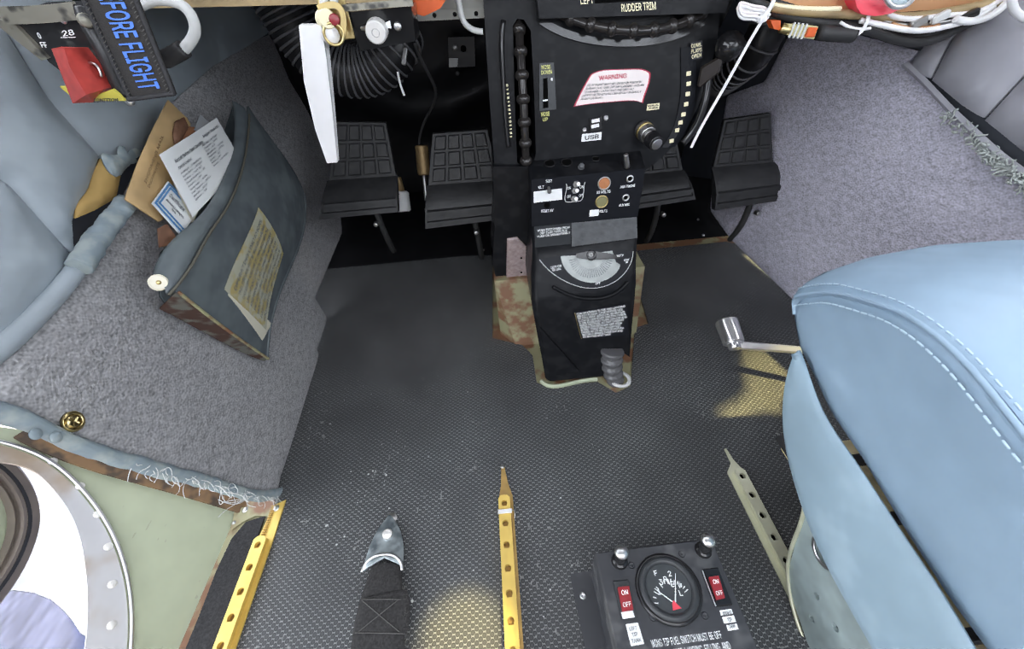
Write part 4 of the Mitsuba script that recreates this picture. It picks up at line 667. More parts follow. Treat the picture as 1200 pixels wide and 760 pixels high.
# brake cylinder and links between the left pedals
t = 'brake_cylinder'; tag(t, 'dull brass and grey brake master cylinder between the two left rudder pedals', 'brake cylinder')
c0, c1, c2, c3 = (A(*p) for p in [(-0.1493, 0.9200, 0.3113), (-0.1539, 0.9000, 0.2548), (-0.1551, 0.8700, 0.2093), (-0.1518, 0.8600, 0.1936)])
put(t + '__body', cyl(c0, c1, .014, n=18, bev=.003), 'brass_dull', True); put(t + '__rod', cyl(c1, c2, .005, n=10), 'steel', True); put(t + '__clevis', cbox((.018, .012, .02), frame(c3, (0, -1, 0)), .003), 'steel')
t = 'hydraulic_reservoir'; tag(t, 'small off-white canister with a dark label beside the left rudder pedal', 'canister')
r0, r1 = (A(*p) for p in [(-0.2186, 0.9000, 0.1743), (-0.2171, 0.9200, 0.2150)])
put(t + '__canister', cyl(r0, r1, .017, .017, 20, .004), 'grey_white', True); put(t + '__neck', cyl(r1, r1 + A(0, .005, .03), .009, .007, 16), 'brass_dull', True); put(t + '__link', tube([r1 + A(0, 0, .03), r1 + A(-.01, .02, .06), r1 + A(-.005, .03, .10)], .0035, 8, 12), 'steel_dark', True)

# ------------------------------------------------------------------ copilot seat
S = 'copilot_seat'
tag(S, 'light blue leather copilot seat with a double-stitched seam, on the right seat rail', 'seat')
prof = smooth_path([(.309, .302), (.313, .306), (.316, .311), (.305, .328), (.281, .349), (.252, .364), (.224, .376), (.195, .381), (.167, .380), (.115, .368), (0, .352), (-.15, .345), (-.30, .345)], 70)
xs = np.array([.300, .303, .310, .325, .35, .40, .46, .52, .57, .61, .635, .645, .648])
G = np.zeros((70, len(xs), 3))
for j, x in enumerate(xs):
    e = max(0, 1 - (x - .30) / .05) ** 2; e2 = max(0, 1 - (.648 - x) / .05) ** 2
    w = math.sin(math.pi * min(max((x - .30) / .348, 0), 1))
    fwd = .055 * w ** .6                                # the front edge bows forward towards the middle
    y = prof[:, 0] + fwd * np.clip((prof[:, 0] - .05) / .25, 0, 1); z = prof[:, 1] - .004 * e - .012 * e2 + .004 * w
    G[:, j] = np.c_[np.full(70, x), y, z]
put(S + '__cushion', grid_sheet(G, .012), 'seat_leather', True, label='cushion top of the seat')
low = [A(*p) for p in [(0.3010, 0.3141, 0.3012), (0.3010, 0.3028, 0.2892), (0.3020, 0.2837, 0.2721), (0.3030, 0.2617, 0.2656), (0.3050, 0.2182, 0.2491), (0.3060, 0.1729, 0.2445), (0.3060, 0.1172, 0.2329), (0.3060, 0.0679, 0.2261), (0.3060, 0.0374, 0.2257)]]
side = [(.301, y, z - .003) for y, z in prof[3:]] + [(.306, -.30, .232)] + [tuple(p) for p in low[::-1]]
put(S + '__side_panel', pillow(side, (-1, 0, 0), .003, .03, .006, .010, wave=.004), 'seat_leather', True, label='boxed side panel of the cushion with fine cracks')
put(S + '__pan', cbox((.25, .50, .012), np.array([[1, 0, 0, .515], [0, 1, 0, -.02], [0, 0, 1, .222], [0, 0, 0, 1.]]), .003), 'black_rubber', label='dark seat pan under the cushion')
sp = prof[(prof[:, 0] > -.06)][2:]; t_ = np.r_[0, np.cumsum(np.linalg.norm(np.diff(sp, axis=0), axis=1))]
put(S + '__welt', tube([(.2985, y, z + .0005) for y, z in sp[::3]], .0022, 8, 80), 'seat_leather', True, label='seam between top and side')
stm = trimesh.creation.capsule(height=.0042, radius=.0009, count=[6, 6])
for row, (dx_, dz_) in enumerate(((.0085, .0022), (-.0012, -.0085))):
    k = 0
    while k * .0078 < t_[-1] - .006:
        s0 = .003 + k * .0078; y, z = np.interp(s0, t_, sp[:, 0]), np.interp(s0, t_, sp[:, 1]); y2, z2 = np.interp(s0 + .002, t_, sp[:, 0]), np.interp(s0 + .002, t_, sp[:, 1])
        fw = .055 * math.sin(math.pi * min(1, dx_ / .348)) ** .6 if dx_ > 0 else 0
        nrm = unit(A(0, (z2 - z), -(y2 - y))); nrm = nrm if nrm[2] > 0 or nrm[1] > 0 else -nrm
        if row == 0: pos = A(.300 + dx_, y + fw * np.clip((y - .05) / .25, 0, 1), z) + nrm * .0005
        else: pos = A(.300, y, z) - nrm * .0095 + A(-.0052, 0, 0)
        m = stm.copy(); m.apply_translation((0, 0, 0)); M = frame(pos, (0, y2 - y, z2 - z)); m.apply_transform(M)
        put(S + '__stitch', m, 'stitch', True); k += 1
# curved side shield
top = [(0.2880, 0.2478, 0.2768), (0.2890, 0.2658, 0.2822), (0.2890, 0.2458, 0.2815), (0.2880, 0.2074, 0.2706), (0.2880, 0.1742, 0.2640), (0.2880, 0.1298, 0.2572), (0.2880, 0.0899, 0.2539), (0.2880, 0.0529, 0.2551), (0.2880, 0.0145, 0.2560)]
topc = smooth_path([(0.2940, 0.2735, 0.2811), (0.2910, 0.2419, 0.2692), (0.2900, 0.2149, 0.2573), (0.2900, 0.1701, 0.2510), (0.2900, 0.1074, 0.2435), (0.2900, 0.0586, 0.2379), (0.2900, 0.0374, 0.2334), (0.2900, 0.0089, 0.2326)], 40)
botc = smooth_path([(0.2900, 0.2693, 0.2784), (0.2840, 0.2577, 0.2446), (0.2820, 0.2340, 0.2049), (0.2810, 0.1921, 0.1735), (0.2810, 0.1336, 0.1491), (0.2810, 0.0674, 0.1430), (0.2810, 0.0173, 0.1397)], 40)
mid = (topc * .55 + botc * .45) + A(-.007, 0, 0) * np.sin(np.linspace(0.25, 2.2, 40))[:, None]; mid1 = topc * .85 + botc * .15 + A(-.003, 0, .001); mid2 = topc * .15 + botc * .85 + A(-.005, 0, 0)
put(S + '__side_shield', grid_sheet(np.stack([topc, mid1, mid, mid2, botc], 1), .003), 'seat_plastic', True, label='smooth curved plastic side shield')
# leg bracket on the rail
br = [(0.3000, 0.1782, 0.1401), (0.3000, 0.1658, 0.1036), (0.3000, 0.1438, 0.0411), (0.3000, 0.1217, 0.0187), (0.3000, 0.0694, -0.0005), (0.3000, 0.0293, -0.0200), (0.3000, 0.0176, 0.1195), (0.3000, 0.0642, 0.1451), (0.3000, 0.1044, 0.1415), (0.3000, 0.1487, 0.1473)]
h1 = [A(*(0.3000, 0.1350, 0.1238)) + A(0, math.cos(a) * .0125, math.sin(a) * .0125) for a in np.linspace(0, 2 * math.pi, 20, endpoint=False)]
hs = [[A(*c) + A(0, math.cos(a) * r, math.sin(a) * r) for a in np.linspace(0, 2 * math.pi, 12, endpoint=False)] for c, r in (((0.3000, 0.1103, 0.0698), .0038), ((0.3000, 0.0974, 0.0380), .0040), ((0.3000, 0.0819, 0.0728), .0042))]
put(S + '__leg_bracket', plate(br, (-1, 0, 0), .004, [h1] + hs), 'bracket_blue', label='grey-green metal leg bracket with holes')
put(S + '__leg_bracket__hole_rim', ringm((0.2995, 0.1348, 0.1246), (-1, 0, 0), .0125, .0165, .002), 'aluminium', True)
put(S + '__leg_bracket__edge', tube([(0.2990, 0.1771, 0.1386), (0.2990, 0.1647, 0.1020), (0.2990, 0.1439, 0.0411), (0.2990, 0.1206, 0.0169), (0.2990, 0.0680, -0.0002)], .0022, 8, 24), 'pale_rail', True)
put(S + '__frame_bar', tube([(.335, .27, .12), (.335, .05, .12), (.335, -.28, .12)], .009, 10, 10), 'black_rubber', True, label='dark seat frame tube')
put(S + '__sunlit_mat_panel', cbox((.16, .30, .006), np.array([[1, 0, 0, .435], [0, 1, 0, .13], [0, 0, 1, .075], [0, 0, 0, 1.]]), .001), 'sunlit_mat_tan', label='tan panel added under the cushion, standing in for sunlit mat seen through the gap')
for yy in (.235, .165, .06): put(S + '__cross_bar', cbox((.26, .012, .012), np.array([[1, 0, 0, .46], [0, 1, 0, yy], [0, 0, 1, .11], [0, 0, 0, 1.]]), .002), 'black_rubber', label='dark cross bar under the seat')
# crank
k0, k1 = (A(*p) for p in [(0.3981, 0.5369, 0.0750), (0.3979, 0.4958, 0.0580)]); 
put(S + '__crank_handle', cyl(k0, k1, .0195, .0180, 28, .0015), 'chrome', True, label='chrome crank knob and arm of the seat height winder')
put(S + '__crank_handle__hub', cyl(k1, k1 + unit(k1 - k0) * .012, .012, .0105, 20, .002), 'chrome', True)
a0, a1 = A(*(0.4017, 0.4950, 0.0540)), A(*(0.5177, 0.4416, 0.0750))
put(S + '__crank_handle__arm', hull(np.vstack([cbox((.010, .014, .007), frame(a0, (0, -.3, 1)), .001).vertices, cbox((.010, .010, .006), frame(a1, (0, -.3, 1)), .001).vertices])), 'chrome')

# ------------------------------------------------------------------ seat rails and floor fittings
def rail(key, x, y0, y1, w, mat, base_mat, label, tail, pitch=.0282, ph=.012, hole_r=.0042, base=(-.010, .017)):
    t = key; i = 0
    while t in labels: i += 1; t = '%s_%03d' % (key, i)
    tag(t, label, 'seat rail')
    # head : bevelled end towards the front, keyhole openings
    pts = [(x - w / 2, y0), (x - w / 2, y1 - .004), (x - w / 4, y1), (x + w / 4, y1), (x + w / 2, y1 - .004), (x + w / 2, y0)]
    poly = sg.Polygon(pts); hs = []; y = y1 - ph
    while y > y0 + .01: hs.append(sg.Point(x, y).buffer(hole_r, 10).union(sg.box(x - hole_r * .8, y - hole_r, x + hole_r * .8, y + hole_r * .7))); y -= pitch
    m = trimesh.creation.extrude_polygon(poly.difference(shapely.union_all(hs)), .005, engine='earcut'); m.apply_translation((0, 0, .011)); put(t + '__head', m, mat)
    b = [(x + base[0], y0), (x + base[0], y1)] + [(x + p, q) for p, q in tail] + [(x + base[1], y1 - .02), (x + base[1], y0)]
    m = trimesh.creation.extrude_polygon(sg.Polygon(b), .0022, engine='earcut'); m.apply_translation((0, 0, .0042)); put(t + '__base_flange', m, base_mat)
    for s in (-1, 1): put(t + '__web', cbox((.002, y1 - y0 - .004, .006), np.array([[1, 0, 0, x + s * w * .36], [0, 1, 0, (y0 + y1) / 2], [0, 0, 1, .0085], [0, 0, 0, 1.]]), .0003), base_mat)
    put(t + '__hole_floor', cbox((w * .62, y1 - y0 - .006, .0008), np.array([[1, 0, 0, x], [0, 1, 0, (y0 + y1) / 2], [0, 0, 1, .0072], [0, 0, 0, 1.]]), .0002), 'tan_zinc' if mat == 'yellow_zinc' else 'hole_black')
    return t
rail('seat_rail', -.3775, -.25, .257, .0175, 'yellow_zinc', 'yellow_zinc', 'yellow seat rail at the left, beside the black anti-slip strip', [(-.003, .305), (.012, .312), (.0135, .262)], base=(-.009, .0135))
tg = [cbox((.006, .0012, .003), np.array([[1, 0, 0, -.380], [0, 1, 0, y], [0, 0, 1, .008], [0, 0, 0, 1.]]), .0003) for y in np.arange(.262, .305, .0034)]
put('seat_rail__teeth', cat_(tg), 'tan_zinc', kind='stuff')
put('seat_rail__bolt', dome((-.376, .300, .0065), (0, 0, 1), .005, .002), 'aluminium', True)
r = rail('seat_rail', -.0315, -.25, .281, .0170, 'yellow_zinc', 'tan_zinc', 'yellow seat rail in the middle of the mat, pointed, with a wire clip around it', [(-.004, .300), (-.002, .330), (.003, .330), (.0065, .305), (.0125, .283)], base=(-.008, .0125))
put(r + '__wire_clip', hull(np.vstack([cbox((.020, .006, .0015), np.array([[1, 0, 0, -.031], [0, 1, 0, .2565], [0, 0, 1, .0172], [0, 0, 0, 1.]]), .0003).vertices])), 'aluminium', label='silver wire clip')
put(r + '__wire_clip_tail', tube([(-.021, .257, .017), (-.0185, .258, .012), (-.0185, .250, .006)], .0008, 6, 10), 'aluminium', True)
put(r + '__end_screw', dome((-.0315, .331, .0055), (0, 0, 1), .0035, .002), 'steel', True)
rail('seat_rail', .3175, -.25, .286, .0155, 'pale_rail', 'pale_rail', 'dull pale seat rail at the right, running under the blue seat', [(-.002, .300), (-.001, .324), (.002, .324), (.004, .305), (.010, .288)], base=(-.014, .009))
# anti-slip strip and its corner piece
strip_o = [(-0.4200, 0.3038, -0.0192), (-0.4311, 0.2885, -0.0043), (-0.4342, 0.2630, -0.0002), (-0.4348, 0.2227, 0.0005), (-0.4341, 0.1735, -0.0004), (-0.4337, 0.1269, -0.0009), (-0.4273, 0.0834, -0.0094), (-.389, -.05, .0045), (-.389, .10, .0045), (-.389, .20, .0045), (-.389, .27, .0045)]
sq = [[(-0.3874, 0.2910, 0.0035), (-0.4150, 0.2837, 0.0035), (-0.4264, 0.2609, 0.0035), (-0.4289, 0.2213, 0.0035), (-0.4267, 0.1720, 0.0035), (-0.4263, 0.1257, 0.0035), (-0.4163, 0.0815, 0.0035)], ]
so = [A(*p) for p in sq[0]]; so[0] = A(-.389, .290, .0035)
put('anti_slip_strip', plate(np.vstack([so, [(-.389, .0, .0035), (-.389, .12, .0035)]]), (0, 0, 1), .0025, lift=.0025), 'grip_black', 30, 'black coarse anti-slip strip along the outer side of the left seat rail', 'anti-slip strip')
put('sill_gusset', plate([(-0.4424, 0.3073, 0.0020), (-0.3842, 0.3120, 0.0020), (-0.3808, 0.2885, 0.0020), (-0.4057, 0.2934, 0.0020), (-0.4226, 0.2851, 0.0020), (-0.4356, 0.2741, 0.0020)], (0, 0, 1), .0012, lift=.0012), 'rusty_primer', 30, 'small olive metal gusset at the front end of the left seat rail', 'gusset')
put('sill_gusset__rivet', dome((-0.4259, 0.3038, 0.0034), (0, 0, 1), .0045, .002), 'aluminium', True); put('sill_gusset__rivet', dome((-0.4349, 0.2857, 0.0034), (0, 0, 1), .003, .0015), 'steel', True)

# belt anchor with webbing
B = 'seat_belt'
tag(B, 'black webbing seat belt bolted to the mat with a bare metal anchor', 'seat belt')
bp = [A(*p) for p in [(-0.2081, 0.2698, 0.0060), (-0.2160, 0.2515, 0.0060), (-0.2221, 0.2261, 0.0060), (-0.2221, 0.1999, 0.0120), (-0.2115, 0.1978, 0.0160), (-0.2069, 0.2096, 0.0160), (-0.1968, 0.2125, 0.0170), (-0.1816, 0.2101, 0.0170), (-0.1757, 0.2003, 0.0170), (-0.1695, 0.1986, 0.0140), (-0.1734, 0.2263, 0.0080), (-0.1827, 0.2483, 0.0060), (-0.1926, 0.2659, 0.0060)]]
Gt = [A(*p) for p in [(-0.2009, 0.2716, 0.0060), (-0.2128, 0.2555, 0.0070), (-0.2205, 0.2300, 0.0100), (-0.2210, 0.1980, 0.0180)]]; Gm = [A(*p) for p in [(-0.2007, 0.2724, 0.0070), (-0.1962, 0.2519, 0.0120), (-0.1929, 0.2297, 0.0160), (-0.1940, 0.2106, 0.0220)]]; Gr = [A(*p) for p in [(-0.1983, 0.2713, 0.0060), (-0.1831, 0.2526, 0.0070), (-0.1728, 0.2255, 0.0100), (-0.1686, 0.1993, 0.0180)]]
GG = np.stack([smooth_path(Gt, 16), (smooth_path(Gt, 16) * .75 + smooth_path(Gm, 16) * .25) + A(0, 0, .002), smooth_path(Gm, 16) , (smooth_path(Gr, 16) * .75 + smooth_path(Gm, 16) * .25) + A(0, 0, .002), smooth_path(Gr, 16)], 1)
put(B + '__anchor', grid_sheet(GG, .003), 'anchor_metal', True, label='bare metal anchor bracket')
put(B + '__bolt', cyl((-0.1972, 0.2428, 0.0120), (-0.1947, 0.2406, 0.0200), .0075, .0068, 18, .0015), 'steel_bright', True)
put(B + '__anchor_eye', tube([A(*p) for p in [(-0.2224, 0.1968, 0.0160), (-0.2180, 0.2059, 0.0180), (-0.2071, 0.2111, 0.0240), (-0.1928, 0.2119, 0.0270), (-0.1798, 0.2096, 0.0240), (-0.1712, 0.2016, 0.0180), (-0.1695, 0.1940, 0.0160)]], .0022, 8, 30), 'aluminium', True)
put(B + '__floor_washer', disc((-0.1971, 0.2683, 0.0042), (0, 0, 1), .008, .0012), 'steel', True)
le = smooth_path([(-0.2096, 0.2057, 0.0160), (-0.2142, 0.1808, 0.0180), (-0.2189, 0.1585, 0.0160), (-0.2207, 0.1348, 0.0140), (-0.2180, 0.1015, 0.0120), (-0.2138, 0.0588, 0.0120)], 30); re_ = smooth_path([(-0.1740, 0.2025, 0.0160), (-0.1648, 0.1714, 0.0190), (-0.1608, 0.1445, 0.0170), (-0.1576, 0.1236, 0.0150), (-0.1532, 0.0925, 0.0130), (-0.1493, 0.0539, 0.0130)], 30)
u = np.linspace(0, 1, 9)[None, :, None]; Gs = le[:, None] * (1 - u) + re_[:, None] * u; Gs[..., 2] += .003 * np.sin(np.linspace(0, math.pi, 9))[None]
put(B + '__webbing', grid_sheet(Gs, .0025), 'strap_black', True, label='black webbing')
le2 = smooth_path([(-0.2141, 0.1663, 0.0195), (-0.2178, 0.1473, 0.0185), (-0.2190, 0.1309, 0.0165)], 12); re2 = smooth_path([(-0.1591, 0.1706, 0.0200), (-0.1528, 0.1418, 0.0185), (-0.1553, 0.1240, 0.0165)], 12); G2 = le2[:, None] * (1 - u) + re2[:, None] * u; G2[..., 2] += .0025 * np.sin(np.linspace(0, math.pi, 9))[None]
put(B + '__webbing_fold', grid_sheet(G2, .0022), 'strap_black', True, label='folded and sewn end of the webbing')
sts = []
for (a, b) in (((422, 703), (468, 740)), ((466, 703), (420, 740)), ((424, 702), (470, 702)), ((416, 741), (472, 742))):
    a_, b_ = A(a[0], a[1]), A(b[0], b[1])
qa = [(-0.2131, 0.1625, 0.0235), (-0.1627, 0.1271, 0.0205), (-0.1683, 0.1586, 0.0235), (-0.2117, 0.1312, 0.0205), (-0.2137, 0.1637, 0.0225), (-0.1642, 0.1592, 0.0235), (-0.2164, 0.1311, 0.0185), (-0.1587, 0.1253, 0.0195)]
put(B + '__stitching', cat_([tube([qa[i], (A(*qa[i]) + A(*qa[i + 1])) / 2 + A(0, 0, .0006), qa[i + 1]], .0006, 5, 10) for i in (0, 2, 4, 6)]), 'thread_grey', True)
fz = []
for i in range(90):
    p = re_[int(rng.uniform(6, 24))] + A(.001, 0, .001) + rng.normal(0, .001, 3); q = p + A(abs(rng.normal(.003, .003)), rng.normal(0, .003), rng.normal(.001, .001)); fz.append(tube([p, (p + q) / 2 + rng.normal(0, .0012, 3), q], .00028, 4, 5))
put(B + '__frayed_edge', cat_(fz), 'thread_grey', True, kind='stuff')

# crumbs of dirt on the mat
cr = []
for cx, cy, sx, sy, k in ((-.235, .325, .03, .035, 45), (-.26, .255, .02, .015, 14), (-.11, .40, .10, .10, 40), (0.05, .33, .12, .12, 30), (.30, .47, .05, .06, 14), (-.30, .45, .03, .10, 16), (-.08, .2, .12, .06, 22)):
    for i in range(k):
        s = trimesh.creation.icosphere(0, abs(rng.normal(.0004, .0003)) + .00025); s.apply_scale(rng.uniform(.5, 1.6, 3)); q = (rng.normal(cx, sx), rng.normal(cy, sy), .0047); s.apply_translation(q)
        if -.36 < q[0] < .29 and q[1] < (.47 if q[0] > -.06 else .9) and not (.06 < q[0] and q[1] < .23) and not (-.06 < q[0] < -.01 and q[1] < .34) and not (-.24 < q[0] < -.16 and q[1] < .26): cr.append(s)
put('crumbs', cat_(cr), 'lint', False, 'pale crumbs and grit scattered over the black floor mat', 'crumbs', kind='stuff')

# ------------------------------------------------------------------ tip tank fuel switch box
X = 'fuel_switch_box'
tag(X, 'black box with a round gauge and two red rocker switches, on the floor mat', 'switch box')
f0 = [A(*p) for p in [(0.0744, 0.1727, 0.0750), (0.2138, 0.1756, 0.0750)]]; fl = A(*(0.0767, 0.0626, 0.0750)); frr = A(*(0.2155, 0.0516, 0.0750))
bk2 = unit(fl - f0[0]); o_ = f0[0]
tq = [f0[0], f0[1], frr + A(0, -.02, 0), fl + A(0, -.02, 0)]
cn = np.mean(tq, 0); bott = [A(p[0], p[1], .006) for p in tq]
tq_in = [p + unit(cn - p) * .002 + A(0, 0, 0) for p in tq]; ed = [p + A(0, 0, -.002) for p in tq]
put(X + '__case', hull(np.vstack([tq_in, ed, bott])), 'box_black', label='painted black case')
fq = [A(*p) for p in [(0.0472, 0.1733, 0.0065), (0.0773, 0.1745, 0.0065), (0.0876, 0.0707, 0.0065), (0.0527, 0.0663, 0.0065)]]
put(X + '__mounting_flange', plate(fq, (0, 0, 1), .0022), 'box_black', label='mounting flange'); put(X + '__mounting_flange__screw', screw((0.0587, 0.1477, 0.0065), (0, 0, 1), .0042), 'aluminium', True)
put(X + '__side_lip', tube([(0.0766, 0.1705, 0.0200), (0.0783, 0.1071, 0.0200), (0.0766, 0.0698, 0.0200)], .003, 8, 10), 'box_black', True)
gc = A(*(0.1456, 0.1296, 0.0755)); gr = .0300
put(X + '__gauge', ringm(gc, (0, 0, 1), gr * .80, gr * 1.04, .005, 40), 'dark_bezel', True, label='round fuel gauge')
put(X + '__gauge__bezel', ringm(gc, (0, 0, 1), gr * .98, gr * 1.16, .003, 40), 'black_gloss', True)
put(X + '__gauge__face', disc(gc, (0, 0, 1), gr * .84, .0012, 40), 'gauge_face')
def gp(u, v, h=.0016): return gc + A(u * gr, v * gr, h)    # gauge face coordinates
def gbar(a, b, w0, w1, h=.0014, t=.0004):
    a, b = gp(*a, h), gp(*b, h); d_ = unit(b - a); s_ = np.cross((0, 0, 1), d_); return hull([a - s_ * w0, a + s_ * w0, b - s_ * w1, b + s_ * w1] + [p + A(0, 0, t) for p in (a - s_ * w0, a + s_ * w0, b - s_ * w1, b + s_ * w1)])
mk = []
for (cx, cy), (a0_, a1_), lab in (((.10, -.52), (92, 172), '01234'), ((-.02, -.50), (30, 85), '024')):
    for i, b in enumerate(np.radians(np.linspace(a1_, a0_, 7))):
        d_ = A(math.cos(b), math.sin(b)); r0_, r1_ = (.62, .80) if i % 2 == 0 else (.68, .80); mk.append(gbar((cx + d_[0] * r0_, cy + d_[1] * r0_), (cx + d_[0] * r1_, cy + d_[1] * r1_), .0005, .0005))
for u_, v_, s_ in ((-.38, .42, 'F'), (-.28, .12, '3'), (-.46, -.18, '1'), (.12, .36, '2'), (.10, .02, 'E'), (.36, -.02, '4'), (.30, -.28, 'L'), (-.10, .20, 'R')):
    m = meshkit.text_mesh(s_, .0052, .0003, True); m.apply_translation(gp(u_, v_, .0014)); mk.append(m)
put(X + '__gauge__marking', cat_(mk), 'white_print', kind='stuff')
put(X + '__gauge__needle', gbar((.06, -.50), (.40, .42), .0007, .0003, .0026), 'white_print'); put(X + '__gauge__needle', gbar((.0, -.46), (-.52, .02), .0007, .0003, .0026), 'white_print')
put(X + '__gauge__red_hub', hull(np.vstack([gp(.02, -.40, .0030), gp(.22, -.66, .0030), gp(.06, -.56, .0030), gp(-.10, -.70, .0030), gp(-.06, -.50, .0030), gp(.02, -.40, .0036), gp(.2, -.64, .0036), gp(-.08, -.68, .0036)])), 'red_vinyl', label='red needle hub')
gl = disc(gc + A(0, 0, .0038), (0, 0, 1), gr * .84, .0004, 40)
put(X + '__gauge__glass', trimesh.Trimesh(*(lambda n_: (np.vstack([[gc + A(0, 0, .004)], [gc + A(math.cos(a) * gr * .84, math.sin(a) * gr * .84, .004) for a in np.linspace(0, 2 * math.pi, n_, endpoint=False)]]), [[0, 1 + i, 1 + (i + 1) % n_] for i in range(n_)]))(40), process=False), 'gauge_glass')
for bez, red, lift in (([(0.0875, 0.1415, 0.0752), (0.1048, 0.1416, 0.0752), (0.1046, 0.1059, 0.0752), (0.0875, 0.1058, 0.0752)], [(0.0906, 0.1339, 0.0775), (0.1029, 0.1340, 0.0775), (0.1018, 0.1128, 0.0775), (0.0898, 0.1119, 0.0775)], 1), ([(0.1894, 0.1442, 0.0752), (0.2068, 0.1444, 0.0752), (0.2063, 0.1085, 0.0752), (0.1890, 0.1085, 0.0752)], [(0.1915, 0.1349, 0.0775), (0.2021, 0.1352, 0.0775), (0.2003, 0.1147, 0.0775), (0.1908, 0.1140, 0.0775)], 0)):
    k = put(X + '__rocker_switch', block(bez, (0, 0, 1), .0026, .0008), 'dark_bezel' if lift else 'black_gloss', label='red rocker switch marked ON and OFF')
    q = np.array(red); mid_ = [(q[0] + q[3]) / 2, (q[1] + q[2]) / 2]
    put(k + '__rocker', hull(np.vstack([q + A(0, 0, -.001), q[:2] + A(0, 0, .0045), q[2:] + A(0, 0, .0025), np.array(mid_) + A(0, 0, .0018)])), 'red_plastic')
    top_ = [q[0] + A(0, 0, .0048), q[1] + A(0, 0, .0048), mid_[1] + A(0, 0, .0030), mid_[0] + A(0, 0, .0030)]; bot_ = [mid_[0] + A(0, 0, .0030), mid_[1] + A(0, 0, .0030), q[2] + A(0, 0, .0032), q[3] + A(0, 0, .0032)]
    def shrink(q_, s=.6, sy=.42): c_ = np.mean(q_, 0); ux = (np.array(q_[1]) - q_[0]); uy = (np.array(q_[3]) - q_[0]); return [c_ + ux * a * s / 2 + uy * b * sy / 2 for a, b in ((-1, -1), (1, -1), (1, 1), (-1, 1))]
    put(k + '__lettering', cat_([qtext(shrink(top_), ['ON'], .9), qtext(shrink(bot_, .75), ['OFF'], .9)]), 'label_pink')
    if lift: put(k + '__bright_end', block([A(*p) for p in [(0.0884, 0.1119, 0.0778), (0.1012, 0.1124, 0.0778), (0.1017, 0.1063, 0.0778), (0.0890, 0.1059, 0.0778)]], (0, 0, 1), .0008, .0003), 'label_white')
    else: put(k + '__bright_edge', tube([(0.1882, 0.1428, 0.0775), (0.1882, 0.1229, 0.0775), (0.1885, 0.1088, 0.0775)], .0008, 6, 8), 'aluminium', True)
for q, h_ in (((0.1005, 0.1612, 0.0750), .024), ((0.1987, 0.1639, 0.0750), .026)):
    q = A(*q); k = put(X + '__light_post', lathe([[0, 0], [.0095, 0], [.0085, .003], [.0065, .004], [.0062, h_ - .006], [.0072, h_ - .005], [0, h_ - .004]], frame(q, (0, .05, 1)), 20), 'black_gloss', 40, label='black press-to-test lamp post with a bright cap')
    put(k + '__cap', lathe([[0, h_ - .004], [.0075, h_ - .004], [.0078, h_ + .001], [.005, h_ + .003], [0, h_ + .0035]], frame(q, (0, .05, 1)), 20), 'aluminium', True)
for q in ((0.1207, 0.1052, 0.0752), (0.1745, 0.1022, 0.0752), (0.1729, 0.1617, 0.0752), (0.1127, 0.1556, 0.0752)): put(X + '__screw', screw(q, (0, 0, 1), .0036), 'box_black', True)
put(X + '__small_label', qplate([(0.0909, 0.1018, 0.0752), (0.1040, 0.1022, 0.0752), (0.1051, 0.0842, 0.0752), (0.0914, 0.0833, 0.0752)], .0004), 'label_white', label='small white label under the left switch')
put(X + '__small_label__lettering', qtext([(0.0926, 0.1001, 0.0757), (0.1021, 0.1004, 0.0757), (0.1032, 0.0853, 0.0757), (0.0929, 0.0844, 0.0757)], ['LEFT', 'TIP', 'TANK'], .6), 'grey_print')
put(X + '__small_label', cat_([qplate([A(*p) for p in q_], .0004) for q_ in ([(0.1912, 0.1053, 0.0752), (0.2040, 0.1057, 0.0752), (0.2039, 0.1015, 0.0752), (0.1909, 0.1008, 0.0752)], [(0.1913, 0.0996, 0.0752), (0.2040, 0.1000, 0.0752), (0.2035, 0.0942, 0.0752), (0.1909, 0.0938, 0.0752)], [(0.1925, 0.0926, 0.0752), (0.2034, 0.0931, 0.0752), (0.2032, 0.0881, 0.0752), (0.1920, 0.0876, 0.0752)])]), 'label_white', label='white label in three strips under the right switch')
put(X + '__small_label__lettering', qtext([(0.1934, 0.1046, 0.0757), (0.2026, 0.1049, 0.0757), (0.2016, 0.0888, 0.0757), (0.1934, 0.0881, 0.0757)], ['RIGHT', 'TIP', 'TANK'], .6), 'grey_print')
put(X + '__notice_lettering', qtext([(0.1081, 0.0882, 0.0752), (0.1878, 0.0901, 0.0752), (0.1896, 0.0626, 0.0752), (0.1084, 0.0601, 0.0752)], ['WING TIP FUEL SWITCH MUST BE OFF', 'BEFORE TAKEOFF, LANDING, FILLING, AND', 'WHEN NOT USING TIP FUEL TANK'], .66, False, align='c'), 'white_print', label='white capital lettering on the case')

# ------------------------------------------------------------------ map pocket and papers
K = 'map_pocket'
tag(K, 'sagging blue-grey vinyl map pocket on the left carpet panel, stuffed with papers', 'map pocket')
crease = [(-0.4000, 0.7635, 0.4264), (-0.3880, 0.7046, 0.4100), (-0.3760, 0.6231, 0.3866), (-0.3620, 0.5149, 0.3734), (-0.3560, 0.4413, 0.3678), (-0.3580, 0.3827, 0.3522)]
right_ = [(-0.4180, 0.8209, 0.4346), (-0.4040, 0.8348, 0.3527), (-0.3990, 0.8472, 0.2576), (-0.3940, 0.7565, 0.2138), (-0.3900, 0.6267, 0.1993), (-0.3920, 0.4803, 0.1459)]
FG = coons(crease, right_, [crease[0], right_[0]], [crease[-1], right_[-1]], 34, 18)
un = np.linspace(0, 1, 34)[:, None]; vn = np.linspace(0, 1, 18)[None]; FG = FG + (np.sin(un * math.pi) * np.sin(vn * math.pi))[..., None] * A(.012, -.006, .004)
put(K + '__front', grid_sheet(FG, .003), 'pocket_vinyl', True, label='worn front face of the pocket')
